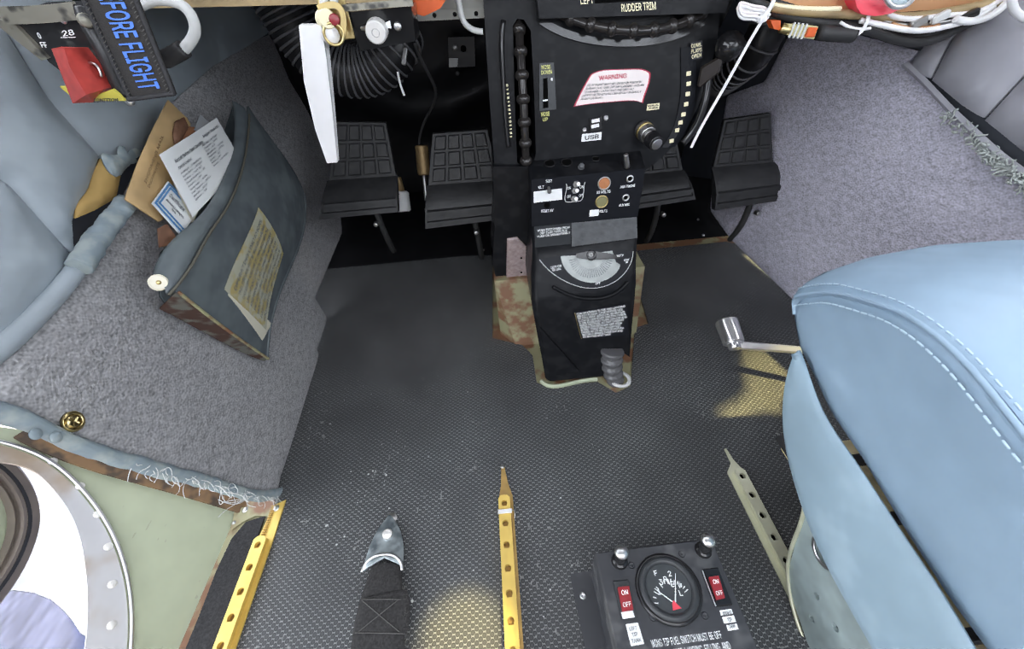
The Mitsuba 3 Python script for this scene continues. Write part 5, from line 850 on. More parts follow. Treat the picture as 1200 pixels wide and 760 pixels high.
lip = [(-0.4150, 0.7723, 0.4539), (-0.4020, 0.7245, 0.4309), (-0.3920, 0.6673, 0.4099), (-0.3780, 0.5776, 0.3930), (-0.3700, 0.4837, 0.3857), (-0.3720, 0.4060, 0.3816), (-0.3760, 0.3889, 0.3715)]
cr2 = [(-0.4020, 0.7773, 0.4309), (-0.3870, 0.7075, 0.4090), (-0.3740, 0.6248, 0.3870), (-0.3600, 0.5127, 0.3731), (-0.3540, 0.4400, 0.3684), (-0.3560, 0.3832, 0.3574), (-0.3600, 0.3721, 0.3559)]
LG = coons(lip, cr2, [lip[0], cr2[0]], [lip[-1], cr2[-1]], 40, 9); LG += (np.sin(np.linspace(0, 1, 9) * math.pi) * .006)[None, :, None] * A(.9, -.3, .4)
put(K + '__rim_band', grid_sheet(LG, .004), 'pocket_vinyl', True, label='thick folded rim band')
put(K + '__crease_seam', tube(smooth_path(np.array(cr2) + A(.002, -.001, 0), 9), .0016, 6, 60), 'grey_thread_seam', True)
gus = [(-0.3600, 0.3841, 0.3502), (-0.4000, 0.3921, 0.3241), (-0.4020, 0.4243, 0.2562), (-0.4000, 0.4496, 0.1979), (-0.3980, 0.4797, 0.1414), (-0.3920, 0.4803, 0.1459)]
G0 = np.array([gus[0], (-0.3660, 0.4001, 0.3132), (-0.3780, 0.4338, 0.2410), gus[5]]); G1 = np.array([gus[1], gus[2], gus[3], gus[4]])
put(K + '__side_gusset', grid_sheet(coons(G0, G1, [G0[0], G1[0]], [G0[-1], G1[-1]], 20, 8), .002), 'gusset_brown', True, label='scuffed dark gusset along the bottom')
put(K + '__gusset_seam', tube(smooth_path(G0 + A(.003, -.001, 0), 20), .002, 6, 30), 'rusty_primer', True)
put(K + '__bottom_edge', tube(smooth_path(np.array(right_)[2:], 20), .0025, 6, 30), 'pocket_vinyl', True)
put(K + '__back', pillow([(-0.4556, 0.8563, 0.4348), (-0.4498, 0.9335, 0.3197), (-0.4384, 0.9047, 0.2275), (-0.4262, 0.7974, 0.1839), (-0.4148, 0.6517, 0.1766), (-0.4000, 0.4908, 0.1460), (-0.4068, 0.4337, 0.2559), (-0.4115, 0.4115, 0.3187), (-0.4186, 0.4585, 0.3557), (-0.4270, 0.5718, 0.3562)], nWL, .002, .02, .003, .02), 'pocket_vinyl', True)
q = A(*(-0.3660, 0.3784, 0.3678)); kd = unit(A(.75, -.5, .35))
put(K + '__snap_button', lathe([[0, 0], [.0085, 0], [.0088, .0022], [.0072, .0036], [.003, .0034], [0, .0034]], frame(q, kd), 28), 'ivory', 30, label='round ivory snap button'); put(K + '__snap_button__rivet', dome(q + kd * .0034, kd, .0024, .0012), 'brass', True)
# placard glued to the face
def fpt(u, v, h=0.001):
    i, j = u * 33, v * 17; i0, j0 = min(int(i), 32), min(int(j), 16); a, b = i - i0, j - j0
    p = FG[i0, j0] * (1 - a) * (1 - b) + FG[i0 + 1, j0] * a * (1 - b) + FG[i0, j0 + 1] * (1 - a) * b + FG[i0 + 1, j0 + 1] * a * b
    du = FG[i0 + 1, j0] - FG[i0, j0]; dv = FG[i0, j0 + 1] - FG[i0, j0]; n = unit(np.cross(du, dv)); n = n if n[0] > 0 else -n; return p + n * h
PLQ = [[0.5063, 0.2602], [0.6386, 0.7772], [0.934, 0.9226], [0.9101, 0.3214]]
def pquad(q, m=12, n=12, h=.0012): return np.array([[fpt(*qlerp(np.c_[np.array(q), np.zeros(4)], np.array(a), np.array(b))[:2], h) for b in np.linspace(0, 1, n)] for a in np.linspace(0, 1, m)])
sh = grid_sheet(pquad(PLQ), .0006); put(K + '__placard', sh, 'aged_paper', True, label='yellowed aged operations placard')
PQ2 = [[0.8801, 0.3304], [0.9073, 1.0], [0.9676, 0.8976], [0.9179, 0.3776]]
put(K + '__placard_slip', grid_sheet(pquad(PQ2, h=.0006), .0004), 'paper_old', True, label='paler slip showing under the placard')
def plines(q, lines, fill, h=.0018):
    out = []; k = len(lines); q = np.c_[np.array(q), np.zeros(4)]
    for i, s in enumerate(lines):
        m = meshkit.text_mesh(s, 1.0, .1, False); w = m.bounds[1][0]; v = m.vertices
        uu = qlerp(q, v[:, 0] / w, (i + .5 + fill / 2 - v[:, 1] * fill) / k); X_ = np.array([fpt(a, b, h + (.0002 if z > .05 else 0)) for (a, b, _), z in zip(uu, v[:, 2])]); out.append(trimesh.Trimesh(X_, m.faces, process=False))
    return cat_(out)
PTX = [[0.8927, 0.3845], [0.5566, 0.2992], [0.6547, 0.7697], [0.918, 0.8898]]
put(K + '__placard_lettering', plines(PTX, ['OPERATING LIMITATIONS', 'THIS AIRPLANE MUST BE OPERATED AS A NORMAL', 'CATEGORY AIRPLANE IN COMPLIANCE WITH THE', 'LIMITATIONS STATED IN THE FORM OF PLACARDS', 'AND MANUALS. NO ACROBATIC MANEUVERS', 'INCLUDING SPINS APPROVED. MAXIMUM GROSS', 'WEIGHT AND CENTER OF GRAVITY LIMITS APPLY', 'FLIGHT INTO KNOWN ICING CONDITIONS IS', 'PROHIBITED. DAY NIGHT VFR IFR'], .5), 'grey_print', False)

def sheet4(q, t=.0008, bend=0.0, m=10, n=10):
    q = np.array(q, float); a, b = np.meshgrid(np.linspace(0, 1, m), np.linspace(0, 1, n), indexing='ij'); G_ = qlerp(q, a, b); nn = qnorm(q); G_ = G_ + nn * (bend * np.sin(a * math.pi))[..., None]; return grid_sheet(G_, t)
put('manila_envelope', pillow([(-0.4220, 0.6347, 0.4877), (-0.4200, 0.6528, 0.4549), (-0.4050, 0.4780, 0.3878), (-0.4080, 0.4570, 0.4293), (-0.4120, 0.5112, 0.4499), (-0.4170, 0.5730, 0.4699)], (.95, -.25, .2), .003, .01, .002, .01), 'manila', True, 'tan manila envelope standing at the back of the map pocket', 'envelope')
eq = [(-0.4040, 0.5043, 0.4498), (-0.4080, 0.5471, 0.4509), (-0.4035, 0.5116, 0.4328), (-0.4010, 0.4726, 0.4286)]
put('manila_envelope__lettering', qtext([A(*p) + A(.0045, -.001, .001) for p in [(-0.4035, 0.4857, 0.4352), (-0.4100, 0.5649, 0.4637), (-0.4100, 0.5665, 0.4601), (-0.4035, 0.4867, 0.4318)]], ['INCOMING MAIL'], .75, False), 'tan_ink')
put('manila_envelope__lettering', qtext([A(*p) + A(.0045, -.001, .001) for p in [(-0.4025, 0.4851, 0.4303), (-0.4060, 0.5265, 0.4437), (-0.4060, 0.5278, 0.4402), (-0.4025, 0.4861, 0.4268)]], ['DOCUMENTS'], .75, False), 'tan_ink')
put('leather_strap', pillow([(-0.4120, 0.6113, 0.4668), (-0.4120, 0.6323, 0.4664), (-0.4100, 0.6271, 0.4536), (-0.4080, 0.5962, 0.4453), (-0.4080, 0.5786, 0.4445), (-0.4100, 0.5912, 0.4577)], (.95, -.25, .2), .004, .01, .002, .006), 'brown_leather', True, 'dark brown leather tab between the envelope and the checklist', 'leather tab')
put('photo_card', sheet4([(-0.4090, 0.6275, 0.4556), (-0.4060, 0.6585, 0.4418), (-0.4040, 0.6209, 0.4301), (-0.4040, 0.5789, 0.4441)], .001), 'copper_card', True, 'reddish brown card peeping out behind the checklist', 'card')
put('clear_sleeve', sheet4([(-0.4100, 0.6660, 0.4607), (-0.4070, 0.6759, 0.4415), (-0.4040, 0.6472, 0.4357), (-0.4060, 0.6294, 0.4503)], .001), 'clear_sleeve', True, 'corner of a clear plastic sleeve behind the checklist', 'plastic sleeve')
put('spare_sheet', sheet4([(-0.3960, 0.5297, 0.4478), (-0.4020, 0.6778, 0.4476), (-0.3940, 0.6677, 0.4162), (-0.3840, 0.4959, 0.3760)], .0008), 'paper_old', True, 'cream sheet directly behind the printed checklist', 'paper')
ck = [(-0.3920, 0.5229, 0.4528), (-0.3990, 0.6810, 0.4512), (-0.3860, 0.6664, 0.3903), (-0.3780, 0.4949, 0.3853)]
put('checklist', sheet4(ck, .0008, .002), 'paper', True, 'white printed checklist sheet leaning out of the map pocket', 'checklist')
cl = []
def cq(u0, v0, u1, v1): return [qlerp(ck, np.array(a), np.array(b)) + qnorm(ck) * (.0016 + .002 * math.sin(a * math.pi)) for a, b in ((u0, v0), (u1, v0), (u1, v1), (u0, v1))]
for (a, b, c, d, s) in ((.10, .16, .56, .23, 'Aircraft Before Start Checklist'), (.60, .10, .93, .16, 'Engine Start List'), (.10, .28, .30, .33, 'CABIN CHECK')):
    cl.append(qtext(cq(a, b, c, d), [s], .75))
cl.append(qtext(cq(.10, .36, .42, .86), ['Preflight .... COMPLETE', 'Seats Belts .... ADJUST', 'Brakes .... TEST SET', 'Circuit Breakers .... IN', 'Avionics .... OFF', 'Cowl Flaps .... OPEN', 'Fuel Selector .... BOTH', 'Mixture .... RICH', 'Beacon .... ON'], .5, False, align='l', fit=True))
cl.append(qtext(cq(.52, .22, .86, .66), ['BEFORE TAKEOFF', 'Controls ... FREE', 'Trim ... SET', 'Magnetos ... CHECK', 'Propeller ... CYCLE', 'Gyros ... SET', 'Flaps ... SET', 'Doors ... LATCHED'], .5, False, align='l'))
put('checklist__print', cat_(cl), 'grey_print', False)
cd = [(-0.4000, 0.5210, 0.4223), (-0.3850, 0.5174, 0.3817), (-0.3840, 0.4670, 0.3755), (-0.3920, 0.4679, 0.4176)]
put('blue_card', sheet4(cd, .0008), 'paper', True, 'white card with a double blue border at the front of the papers', 'card')
def dq(u0, v0, u1, v1, h=.0012): return [qlerp(cd, np.array(a), np.array(b)) + qnorm(cd) * h for a, b in ((u0, v0), (u1, v0), (u1, v1), (u0, v1))]
put('blue_card__border', cat_([qplate(dq(*r_), .0004) for r_ in ((.04, .05, .96, .11), (.04, .90, .96, .96), (.03, .05, .08, .95), (.10, .80, .95, .85), (.11, .14, .15, .85), (.11, .14, .95, .18))]), 'blue_print')
put('blue_card__print', cat_([qtext(dq(.2, .28, .7, .42), ['Certificate'], .8), qtext(dq(.2, .5, .8, .7), ['standard category', 'Data'], .6)]), 'grey_print')
put('leather_case', hull([(-0.3950, 0.4550, 0.3924), (-0.3920, 0.4693, 0.3910), (-0.3880, 0.4648, 0.3771), (-0.3880, 0.4535, 0.3721), (-0.3920, 0.4369, 0.3779), (-0.4100, 0.4774, 0.3794), (-0.4020, 0.4767, 0.3647), (-0.4060, 0.4562, 0.3701)]), 'brown_leather', 30, 'worn brown leather case low in the map pocket', 'leather case')

# ------------------------------------------------------------------ switch box at the upper left
W = 'guarded_switch_box'
tag(W, 'black switch box with a red switch guard and yellow tag, above the vinyl side panel', 'switch box')
bf = [(-0.4039, 0.4700, 0.5902), (-0.3484, 0.4700, 0.5880), (-0.3238, 0.4620, 0.5718), (-0.3396, 0.4550, 0.5233), (-0.3876, 0.4550, 0.5236), (-0.4014, 0.4620, 0.5540), (-0.4032, 0.4680, 0.5832)]
put(W + '__case', plate(bf, (0, -1, -.12), .05), 'black_panel_worn', label='worn black case')
put(W + '__top_edge', ribbon([(-0.4024, 0.4620, 0.5908), (-0.3762, 0.4620, 0.5894), (-0.3385, 0.4620, 0.5896)], .012, .004, 10, up=(0, -1, 0)), 'steel_worn', label='bare worn top edge')
put(W + '__side_bracket', plate([(-0.4133, 0.4660, 0.5889), (-0.4017, 0.4640, 0.5853), (-0.3964, 0.4580, 0.5563), (-0.4031, 0.4580, 0.5555), (-0.4149, 0.4640, 0.5820)], (0, -1, -.12), .006), 'steel_worn', label='bare metal side bracket')
put(W + '__corner_tube', tube([A(*p) for p in [(-0.3335, 0.4620, 0.5904), (-0.3326, 0.4560, 0.5803), (-0.3294, 0.4500, 0.5613), (-0.3329, 0.4480, 0.5356), (-0.3327, 0.4470, 0.5260)]], .0065, 12, 24), 'black_panel_worn', True, label='rounded corner bar')
put(W + '__corner_cap', cyl((-0.3307, 0.4520, 0.5829), (-0.3264, 0.4460, 0.5826), .0055, .0045, 18, .001), 'steel_worn', True)
for q in ((-0.3906, 0.4655, 0.5861), (-0.3576, 0.4640, 0.5838)): put(W + '__screw', dome(q, (0, -1, -.1), .0028, .0016), 'aluminium', True)
put(W + '__lettering', cat_([qtext([(-0.3639, 0.4625, 0.5772), (-0.3533, 0.4625, 0.5776), (-0.3543, 0.4625, 0.5734), (-0.3658, 0.4625, 0.5730)], ['28'], .9), qplate([(-0.3674, 0.4625, 0.5728), (-0.3545, 0.4625, 0.5722), (-0.3550, 0.4625, 0.5716), (-0.3679, 0.4625, 0.5723)], .0003), qtext([(-0.3872, 0.4645, 0.5787), (-0.3822, 0.4635, 0.5784), (-0.3828, 0.4615, 0.5650), (-0.3884, 0.4615, 0.5655)], ['0', 'FF'], .6)]), 'white_print', kind='stuff')
# red guard : a trough with a ridge
ga = [A(*p) for p in [(-0.3730, 0.4520, 0.5662), (-0.3564, 0.4460, 0.5676), (-0.3511, 0.4520, 0.5639), (-0.3377, 0.4400, 0.5356), (-0.3557, 0.4360, 0.5262), (-0.3735, 0.4360, 0.5270)]]
rg0, rg1 = A(*(-0.3445, 0.4300, 0.5677)), A(*(-0.3390, 0.4140, 0.5360)); rgm = A(*(-0.3420, 0.4200, 0.5552))
vv = [ga[0], rg0, rgm, rg1, ga[5], ga[4], ga[3], ga[2]]
gm = hull(vv + [ga[0] + A(0, .012, 0), ga[2] + A(0, .012, 0), ga[3] + A(0, .012, 0), ga[5] + A(0, .012, 0)])
put(W + '__red_guard', gm, 'red_guard', 20, label='red flip-up switch guard')
put(W + '__guard_spring', tube([A(*p) for p in [(-0.3438, 0.4440, 0.5544), (-0.3355, 0.4400, 0.5519), (-0.3359, 0.4380, 0.5445)]], .0011, 6, 20), 'aluminium', True)
put(W + '__yellow_tag', plate([(-0.3518, 0.4360, 0.5314), (-0.3288, 0.4380, 0.5366), (-0.3272, 0.4380, 0.5324), (-0.3271, 0.4360, 0.5252), (-0.3536, 0.4340, 0.5272)], (0, -1, -.3), .002, lift=.002), 'yellow_tag', label='yellow tag with small black print')
put(W + '__yellow_tag__lettering', qtext([A(*p) + A(0, -.0035, -.001) for p in [(-0.3482, 0.4340, 0.5313), (-0.3279, 0.4340, 0.5299), (-0.3295, 0.4340, 0.5266), (-0.3507, 0.4340, 0.5280)]], ['IGNITION'], .8), 'black_print')
put(W + '__yellow_tag', plate([(-0.3823, 0.4450, 0.5389), (-0.3765, 0.4420, 0.5376), (-0.3750, 0.4380, 0.5281), (-0.3805, 0.4400, 0.5287)], (0, -1, -.3), .002), 'yellow_tag')
put(W + '__bright_corner', dome((-0.3313, 0.4460, 0.5225), (0, -1, -.2), .004, .003), 'aluminium', True)
# streamer
sq = [(-0.3015, 0.4250, 0.6082), (-0.2611, 0.4250, 0.6054), (-0.2692, 0.4180, 0.5293), (-0.3094, 0.4180, 0.5280)]
put('warning_streamer', sheet4(sq, .003, .002), 'streamer_cloth', True, 'black cloth streamer with bright blue capital lettering, hanging over the switch box', 'streamer')
def sqq(u0, v0, u1, v1, h): return [qlerp(sq, np.array(a), np.array(b)) + qnorm(sq) * h for a, b in ((u0, v0), (u1, v0), (u1, v1), (u0, v1))]
tq_ = sqq(.34, .02, .78, .92, .0026); put('warning_streamer__lettering', qtext([tq_[1], tq_[2], tq_[3], tq_[0]], ['BEFORE FLIGHT'], .95, lift=.0004), 'blue_ink')
for u_ in (.03, .97): put('warning_streamer__hem', tube([qlerp(sq, np.array(u_), np.array(v_)) + qnorm(sq) * .0008 for v_ in (0, .5, 1)], .0018, 8, 10), 'streamer_edge', True)
put('warning_streamer__hem', tube([qlerp(sq, np.array(v_), np.array(.985)) + qnorm(sq) * .002 for v_ in (0, .5, 1)], .0018, 8, 10), 'streamer_edge', True)
put('warning_streamer__stitching', cat_([cbox((.0006, .0006, .003), frame(qlerp(sq, np.array(u_), np.array(v_)) + qnorm(sq) * .003, qnorm(sq), (1, 0, -2))[:, [0, 2, 1, 3]], .0001) for u_ in (.09, .91) for v_ in np.linspace(.03, .97, 26)]), 'thread_grey', kind='stuff')
# white cable loop behind
lp = [(-0.3225, 0.5200, 0.5880), (-0.3076, 0.5200, 0.5908), (-0.2924, 0.5200, 0.5891), (-0.2817, 0.5200, 0.5825), (-0.2806, 0.5200, 0.5703), (-0.2885, 0.5200, 0.5597), (-0.3037, 0.5200, 0.5501)]
put('cable_loop', tube(lp, .0050, 12, 40), 'grey_white', True, 'white cable loop behind the blue-lettered streamer', 'cable'); put('cable_loop__sleeve', tube([(-0.3020, 0.5200, 0.5514), (-0.3129, 0.5200, 0.5478), (-0.3308, 0.5250, 0.5432)], .0078, 12, 12), 'black_rubber', True, label='black sleeve')

# ------------------------------------------------------------------ under the instrument panel
I = 'instrument_panel'
tag(I, 'lower edge of the instrument panel along the top, its raw tan edge showing', 'instrument panel')
put(I + '__left_board', cbox((.62, .02, .26), np.array([[1, 0, .0, -.19], [0, 1, 0, .645], [0, 0, 1, .722], [0, 0, 0, 1.]]), .003), 'black_shell')
put(I + '__left_edge', hull([(-0.4398, 0.6200, 0.6047), (-0.0725, 0.6200, 0.5820), (-0.0753, 0.6200, 0.5699), (-0.0899, 0.6200, 0.5677), (-0.2568, 0.6200, 0.5757), (-0.3617, 0.6200, 0.5817), (-0.4352, 0.6200, 0.5855), (-0.4424, 0.6200, 0.5914), (-0.4682, 0.6600, 0.6050), (-0.0772, 0.6600, 0.5809), (-0.0798, 0.6600, 0.5696), (-0.2721, 0.6600, 0.5766), (-0.4621, 0.6600, 0.5861)]), 'tan_edge', label='raw tan lower edge of the panel')
put(I + '__right_board', cbox((.44, .02, .28), np.array([[1, 0, .0, .52], [0, 1, 0, .66], [0, 0, 1, .72], [0, 0, 0, 1.]]), .003), 'black_shell')
put(I + '__right_edge', hull([(0.3401, 0.6200, 0.5549), (0.6465, 0.6200, 0.5497), (0.6678, 0.6200, 0.5154), (0.6311, 0.6200, 0.5111), (0.5418, 0.6200, 0.5123), (0.4264, 0.6200, 0.5241), (0.3634, 0.6200, 0.5337), (0.3731, 0.6800, 0.5506), (0.7090, 0.6800, 0.5448), (0.7007, 0.6800, 0.5076), (0.5151, 0.6800, 0.5171)]), 'copper', label='coppery brown underside of the panel')
put(I + '__right_rim', tube([(0.3599, 0.6120, 0.5312), (0.4228, 0.6120, 0.5207), (0.4801, 0.6120, 0.5140), (0.5380, 0.6120, 0.5080), (0.6024, 0.6120, 0.5103), (0.6559, 0.6120, 0.5150)], .005, 8, 30), 'tan_edge', True)
# white brake handle
H_ = 'parking_brake_handle'
tag(H_, 'white parking brake handle hanging from the panel on a brass bracket', 'lever')
hf = [(-0.1949, 0.5600, 0.5594), (-0.1698, 0.5600, 0.5575), (-0.1759, 0.5600, 0.5257), (-0.1889, 0.5600, 0.4734), (-0.2055, 0.5600, 0.4117), (-0.2201, 0.5600, 0.4119), (-0.2193, 0.5600, 0.4544), (-0.2116, 0.5600, 0.5072)]
hfm = plate(hf, (0, -1, 0), .012); hs2 = [A(*p) for p in hf]; c_ = np.mean(hs2, 0)
put(H_ + '__handle', hull(np.vstack([np.array(hs2) + A(0, .012, 0), c_ + (np.array(hs2) - c_) * A(.93, 1, .99)])), 'white_plastic', 35, label='tapered white handle')
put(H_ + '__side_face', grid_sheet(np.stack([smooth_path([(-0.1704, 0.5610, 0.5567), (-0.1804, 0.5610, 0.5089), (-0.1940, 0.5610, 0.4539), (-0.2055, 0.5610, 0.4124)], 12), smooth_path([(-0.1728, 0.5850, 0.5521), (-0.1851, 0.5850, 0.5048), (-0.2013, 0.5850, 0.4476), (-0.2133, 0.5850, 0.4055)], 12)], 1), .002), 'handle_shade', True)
put(H_ + '__bracket', cbox((.030, .004, .045), frame((-0.1575, 0.5750, 0.5635), (0, -1, 0))[:, [0, 2, 1, 3]], .001), 'brass', label='brass bracket')
put(H_ + '__bracket_bar', ribbon([(-0.1691, 0.5600, 0.5714), (-0.1467, 0.5600, 0.5705), (-0.1509, 0.5600, 0.5477)], .006, .003, 16, up=(0, -1, 0)), 'brass'); put(H_ + '__spool', cyl((-0.1700, 0.5700, 0.5618), (-0.1611, 0.5550, 0.5625), .009, n=18, bev=.001), 'cream_print', True); put(H_ + '__red_spool', cyl((-0.1608, 0.5720, 0.5602), (-0.1545, 0.5560, 0.5612), .0055, n=18, bev=.001), 'red_plastic', True)
put(H_ + '__pivot_ring', trimesh.creation.torus(.010, .0016, 28, 10, transform=frame((-0.1598, 0.5560, 0.5488), (.3, -1, 0))), 'brass', True); put(H_ + '__pivot_ear', cyl((-0.1673, 0.5650, 0.5476), (-0.1628, 0.5560, 0.5483), .009, n=20), 'white_plastic', True)
for q0, q1 in (((-0.1609, 0.5700, 0.5859), (-0.1643, 0.5650, 0.5707)), ((-0.1513, 0.5700, 0.5852), (-0.1536, 0.5650, 0.5700))): put(H_ + '__link', cyl(q0, q1, .0045, n=12), 'grey_white', True)
# black control box with a bright knob
C_ = 'control_box'
tag(C_, 'glossy black control box with one bright aluminium knob, under the left panel edge', 'control box')
cb = [(-0.1400, 0.5750, 0.5653), (-0.0732, 0.5750, 0.5657), (-0.0776, 0.5900, 0.5322), (-0.1438, 0.5900, 0.5271), (-0.1462, 0.5850, 0.5445)]
put(C_ + '__case', hull(np.vstack([np.array(cb), np.array(cb) + A(0, .05, 0), [(-0.1506, 0.6000, 0.5680), (-0.0718, 0.6000, 0.5669)]])), 'black_gloss', 20)
put(C_ + '__top_trim', ribbon([(-0.1496, 0.5700, 0.5693), (-0.1107, 0.5700, 0.5694), (-0.0701, 0.5700, 0.5687)], .006, .003, 10, up=(0, -1, 0)), 'steel_worn')
kq = A(*(-0.1167, 0.5820, 0.5475)); kv = unit(A(0, -1, -.12)); put(C_ + '__knob', cyl(kq, kq + kv * .016, .0122, .0115, 32, .0015), 'satin', 40, label='round bright knob'); put(C_ + '__knob__recess', ringm(kq + kv * .016, kv, .0035, .0045, .0004), 'steel', True)
put(C_ + '__stop_pin', cyl((-0.1337, 0.5800, 0.5497), (-0.1231, 0.5750, 0.5495), .0025, n=10), 'steel', True)
put(C_ + '__tag', qplate([(-0.1052, 0.5780, 0.5533), (-0.1001, 0.5780, 0.5545), (-0.1001, 0.5780, 0.5474), (-0.1067, 0.5780, 0.5479)], .001), 'label_white'); put(C_ + '__screw', dome((-0.0932, 0.5790, 0.5484), (0, -1, 0), .0045, .002), 'steel', True)
# corrugated ducts
def duct(key, P_, r, n_ring, label):
    path = smooth_path(P_, 160); k = put(key, tube(P_, r * .93, 20, 160), 'duct_black', True, label, 'duct hose')
    Tn = np.gradient(path, axis=0); s_ = np.r_[0, np.cumsum(np.linalg.norm(np.diff(path, axis=0), axis=1))]
    for s in np.linspace(.004, s_[-1] - .004, n_ring):
        i = int(np.searchsorted(s_, s)); put(k + '__wire_ring', trimesh.creation.torus(r * .95, .0021, 28, 6, transform=frame(path[i], Tn[i], (.3, .2, 1))), 'duct_wire', True)
    return k
d1 = duct('duct_hose', [(-0.3006, 0.8000, 0.5854), (-0.2898, 0.8000, 0.5523), (-0.2742, 0.8000, 0.5129), (-0.2393, 0.8000, 0.4809), (-0.1906, 0.8000, 0.4746), (-0.1483, 0.8000, 0.4952), (-0.1317, 0.8200, 0.5167)], .040, 28, 'black corrugated duct hose looping behind the white brake handle')
duct('duct_hose', [(0.4743, 0.8000, 0.5332), (0.4756, 0.8000, 0.4919), (0.4668, 0.8000, 0.4599), (0.4679, 0.8400, 0.4261), (0.5206, 1.0000, 0.3635), (0.6082, 1.2000, 0.3095)], .032, 24, 'black corrugated duct hose at the right, below the orange connector')
zt = 'cable_clip'; tag(zt, 'small grey cable clip with a short tail on the left duct hose', 'cable clip')
put(zt + '__head', cbox((.006, .006, .022), frame((-0.1117, 0.7000, 0.5028), (0, -1, .4), (1, 0, -.35))[:, [0, 2, 1, 3]], .001), 'steel'); put(zt + '__tail', ribbon([(-0.1260, 0.7000, 0.4849), (-0.1261, 0.7000, 0.4696), (-0.1237, 0.7000, 0.4535)], .003, .001, 8, up=(0, -1, 0)), 'grey_white')
put('hanging_cable', tube([(-0.0964, 0.7200, 0.5153), (-0.0902, 0.7600, 0.4713), (-0.0871, 0.8000, 0.4385), (-0.1060, 0.8600, 0.3959), (-0.1342, 0.9000, 0.3567), (-0.1554, 0.9200, 0.3083)], .0028, 8, 40), 'black_rubber', True, 'thin black cable hanging down to the left pedals', 'cable')
put('orange_knob', hull(np.vstack([np.array([(-0.0763, 0.6400, 0.5752), (-0.0292, 0.6400, 0.5735), (-0.0468, 0.6400, 0.5568), (-0.0681, 0.6400, 0.5507), (-0.0801, 0.6400, 0.5541)]), np.array([(-0.0811, 0.6800, 0.5737), (-0.0311, 0.6800, 0.5719), (-0.0516, 0.6800, 0.5560), (-0.0813, 0.6800, 0.5528)])])), 'orange_plastic', 30, 'orange plastic handle at the top edge, between the control box and the pedestal', 'handle')
hb = [A(*p) for p in [(-0.0880, 0.7200, 0.5521), (0.0135, 0.7200, 0.5476), (0.0123, 0.7200, 0.5362), (-0.0861, 0.7200, 0.5395)]]
hh = [[A(*c) + A(math.cos(a) * .0030, 0, math.sin(a) * .0030) for a in np.linspace(0, 2 * math.pi, 10, endpoint=False)] for c in ((-0.0623, 0.7200, 0.5445), (-0.0337, 0.7200, 0.5434), (-0.0039, 0.7200, 0.5422))]
put('panel_flange', plate(hb, (0, -1, 0), .003, hh), 'flange_grey', 30, 'grey metal flange with a row of holes under the panel centre', 'flange')
put('panel_flange__upper_web', plate([(-0.0678, 0.7220, 0.5708), (0.0158, 0.7220, 0.5685), (0.0135, 0.7220, 0.5474), (-0.0578, 0.7220, 0.5497)], (0, -1, 0), .002), 'flange_grey')
put('white_tube', tube([(-0.0292, 0.7000, 0.5673), (-0.0249, 0.7000, 0.5508), (-0.0213, 0.7000, 0.5356), (-0.0118, 0.7000, 0.5272), (0.0032, 0.7000, 0.5232)], .0038, 10, 30), 'grey_white', True, 'thin white tube bending down beside the pedestal', 'tube')
t = 'firewall_plate'; tag(t, 'small black mounting plate with two screws, left of the pedestal top', 'plate')
put(t + '__plate', plate([(-0.0787, 1.1870, 0.4644), (-0.0160, 1.1870, 0.4614), (-0.0216, 1.1870, 0.4006), (-0.0869, 1.1870, 0.4039)], (0, -1, 0), .008), 'grey_plate_dark')
put(t + '__screw', dome((-0.0658, 1.1870, 0.4430), (0, -1, 0), .0065, .003), 'steel', True); put(t + '__hole', disc((-0.0456, 1.1865, 0.4398), (0, -1, 0), .007, .001), 'hole_black'); put(t + '__screw', dome((-0.0680, 1.1870, 0.3895), (0, -1, 0), .005, .003), 'steel_dark', True)
put(t + '__bright_label', qplate([(-0.0835, 1.1860, 0.4235), (-0.0608, 1.1860, 0.4218), (-0.0657, 1.1860, 0.4042), (-0.0869, 1.1860, 0.4041)], .0006), 'grey_white')
# right : wiring
put('wire_harness', tube([(0.3278, 0.6260, 0.5442), (0.3597, 0.6200, 0.5289), (0.4071, 0.6180, 0.5153), (0.4586, 0.6140, 0.5049), (0.5001, 0.6120, 0.4966), (0.5386, 0.6100, 0.4849), (0.5734, 0.6100, 0.4794), (0.5985, 0.6120, 0.4819), (0.6215, 0.6140, 0.4910), (0.6465, 0.6160, 0.4998), (0.6651, 0.6180, 0.5106)], .0060, 12, 80), 'black_rubber', True, 'thick black wiring harness sagging under the right panel edge', 'wiring')
put('wire_harness__second_run', tube([(0.3639, 0.6220, 0.5352), (0.4175, 0.6200, 0.5196), (0.4773, 0.6160, 0.5033), (0.5388, 0.6140, 0.4899), (0.5814, 0.6140, 0.4848), (0.6170, 0.6180, 0.4964), (0.6441, 0.6200, 0.5084)], .0042, 10, 60), 'black_rubber', True)
t = 'white_wire'
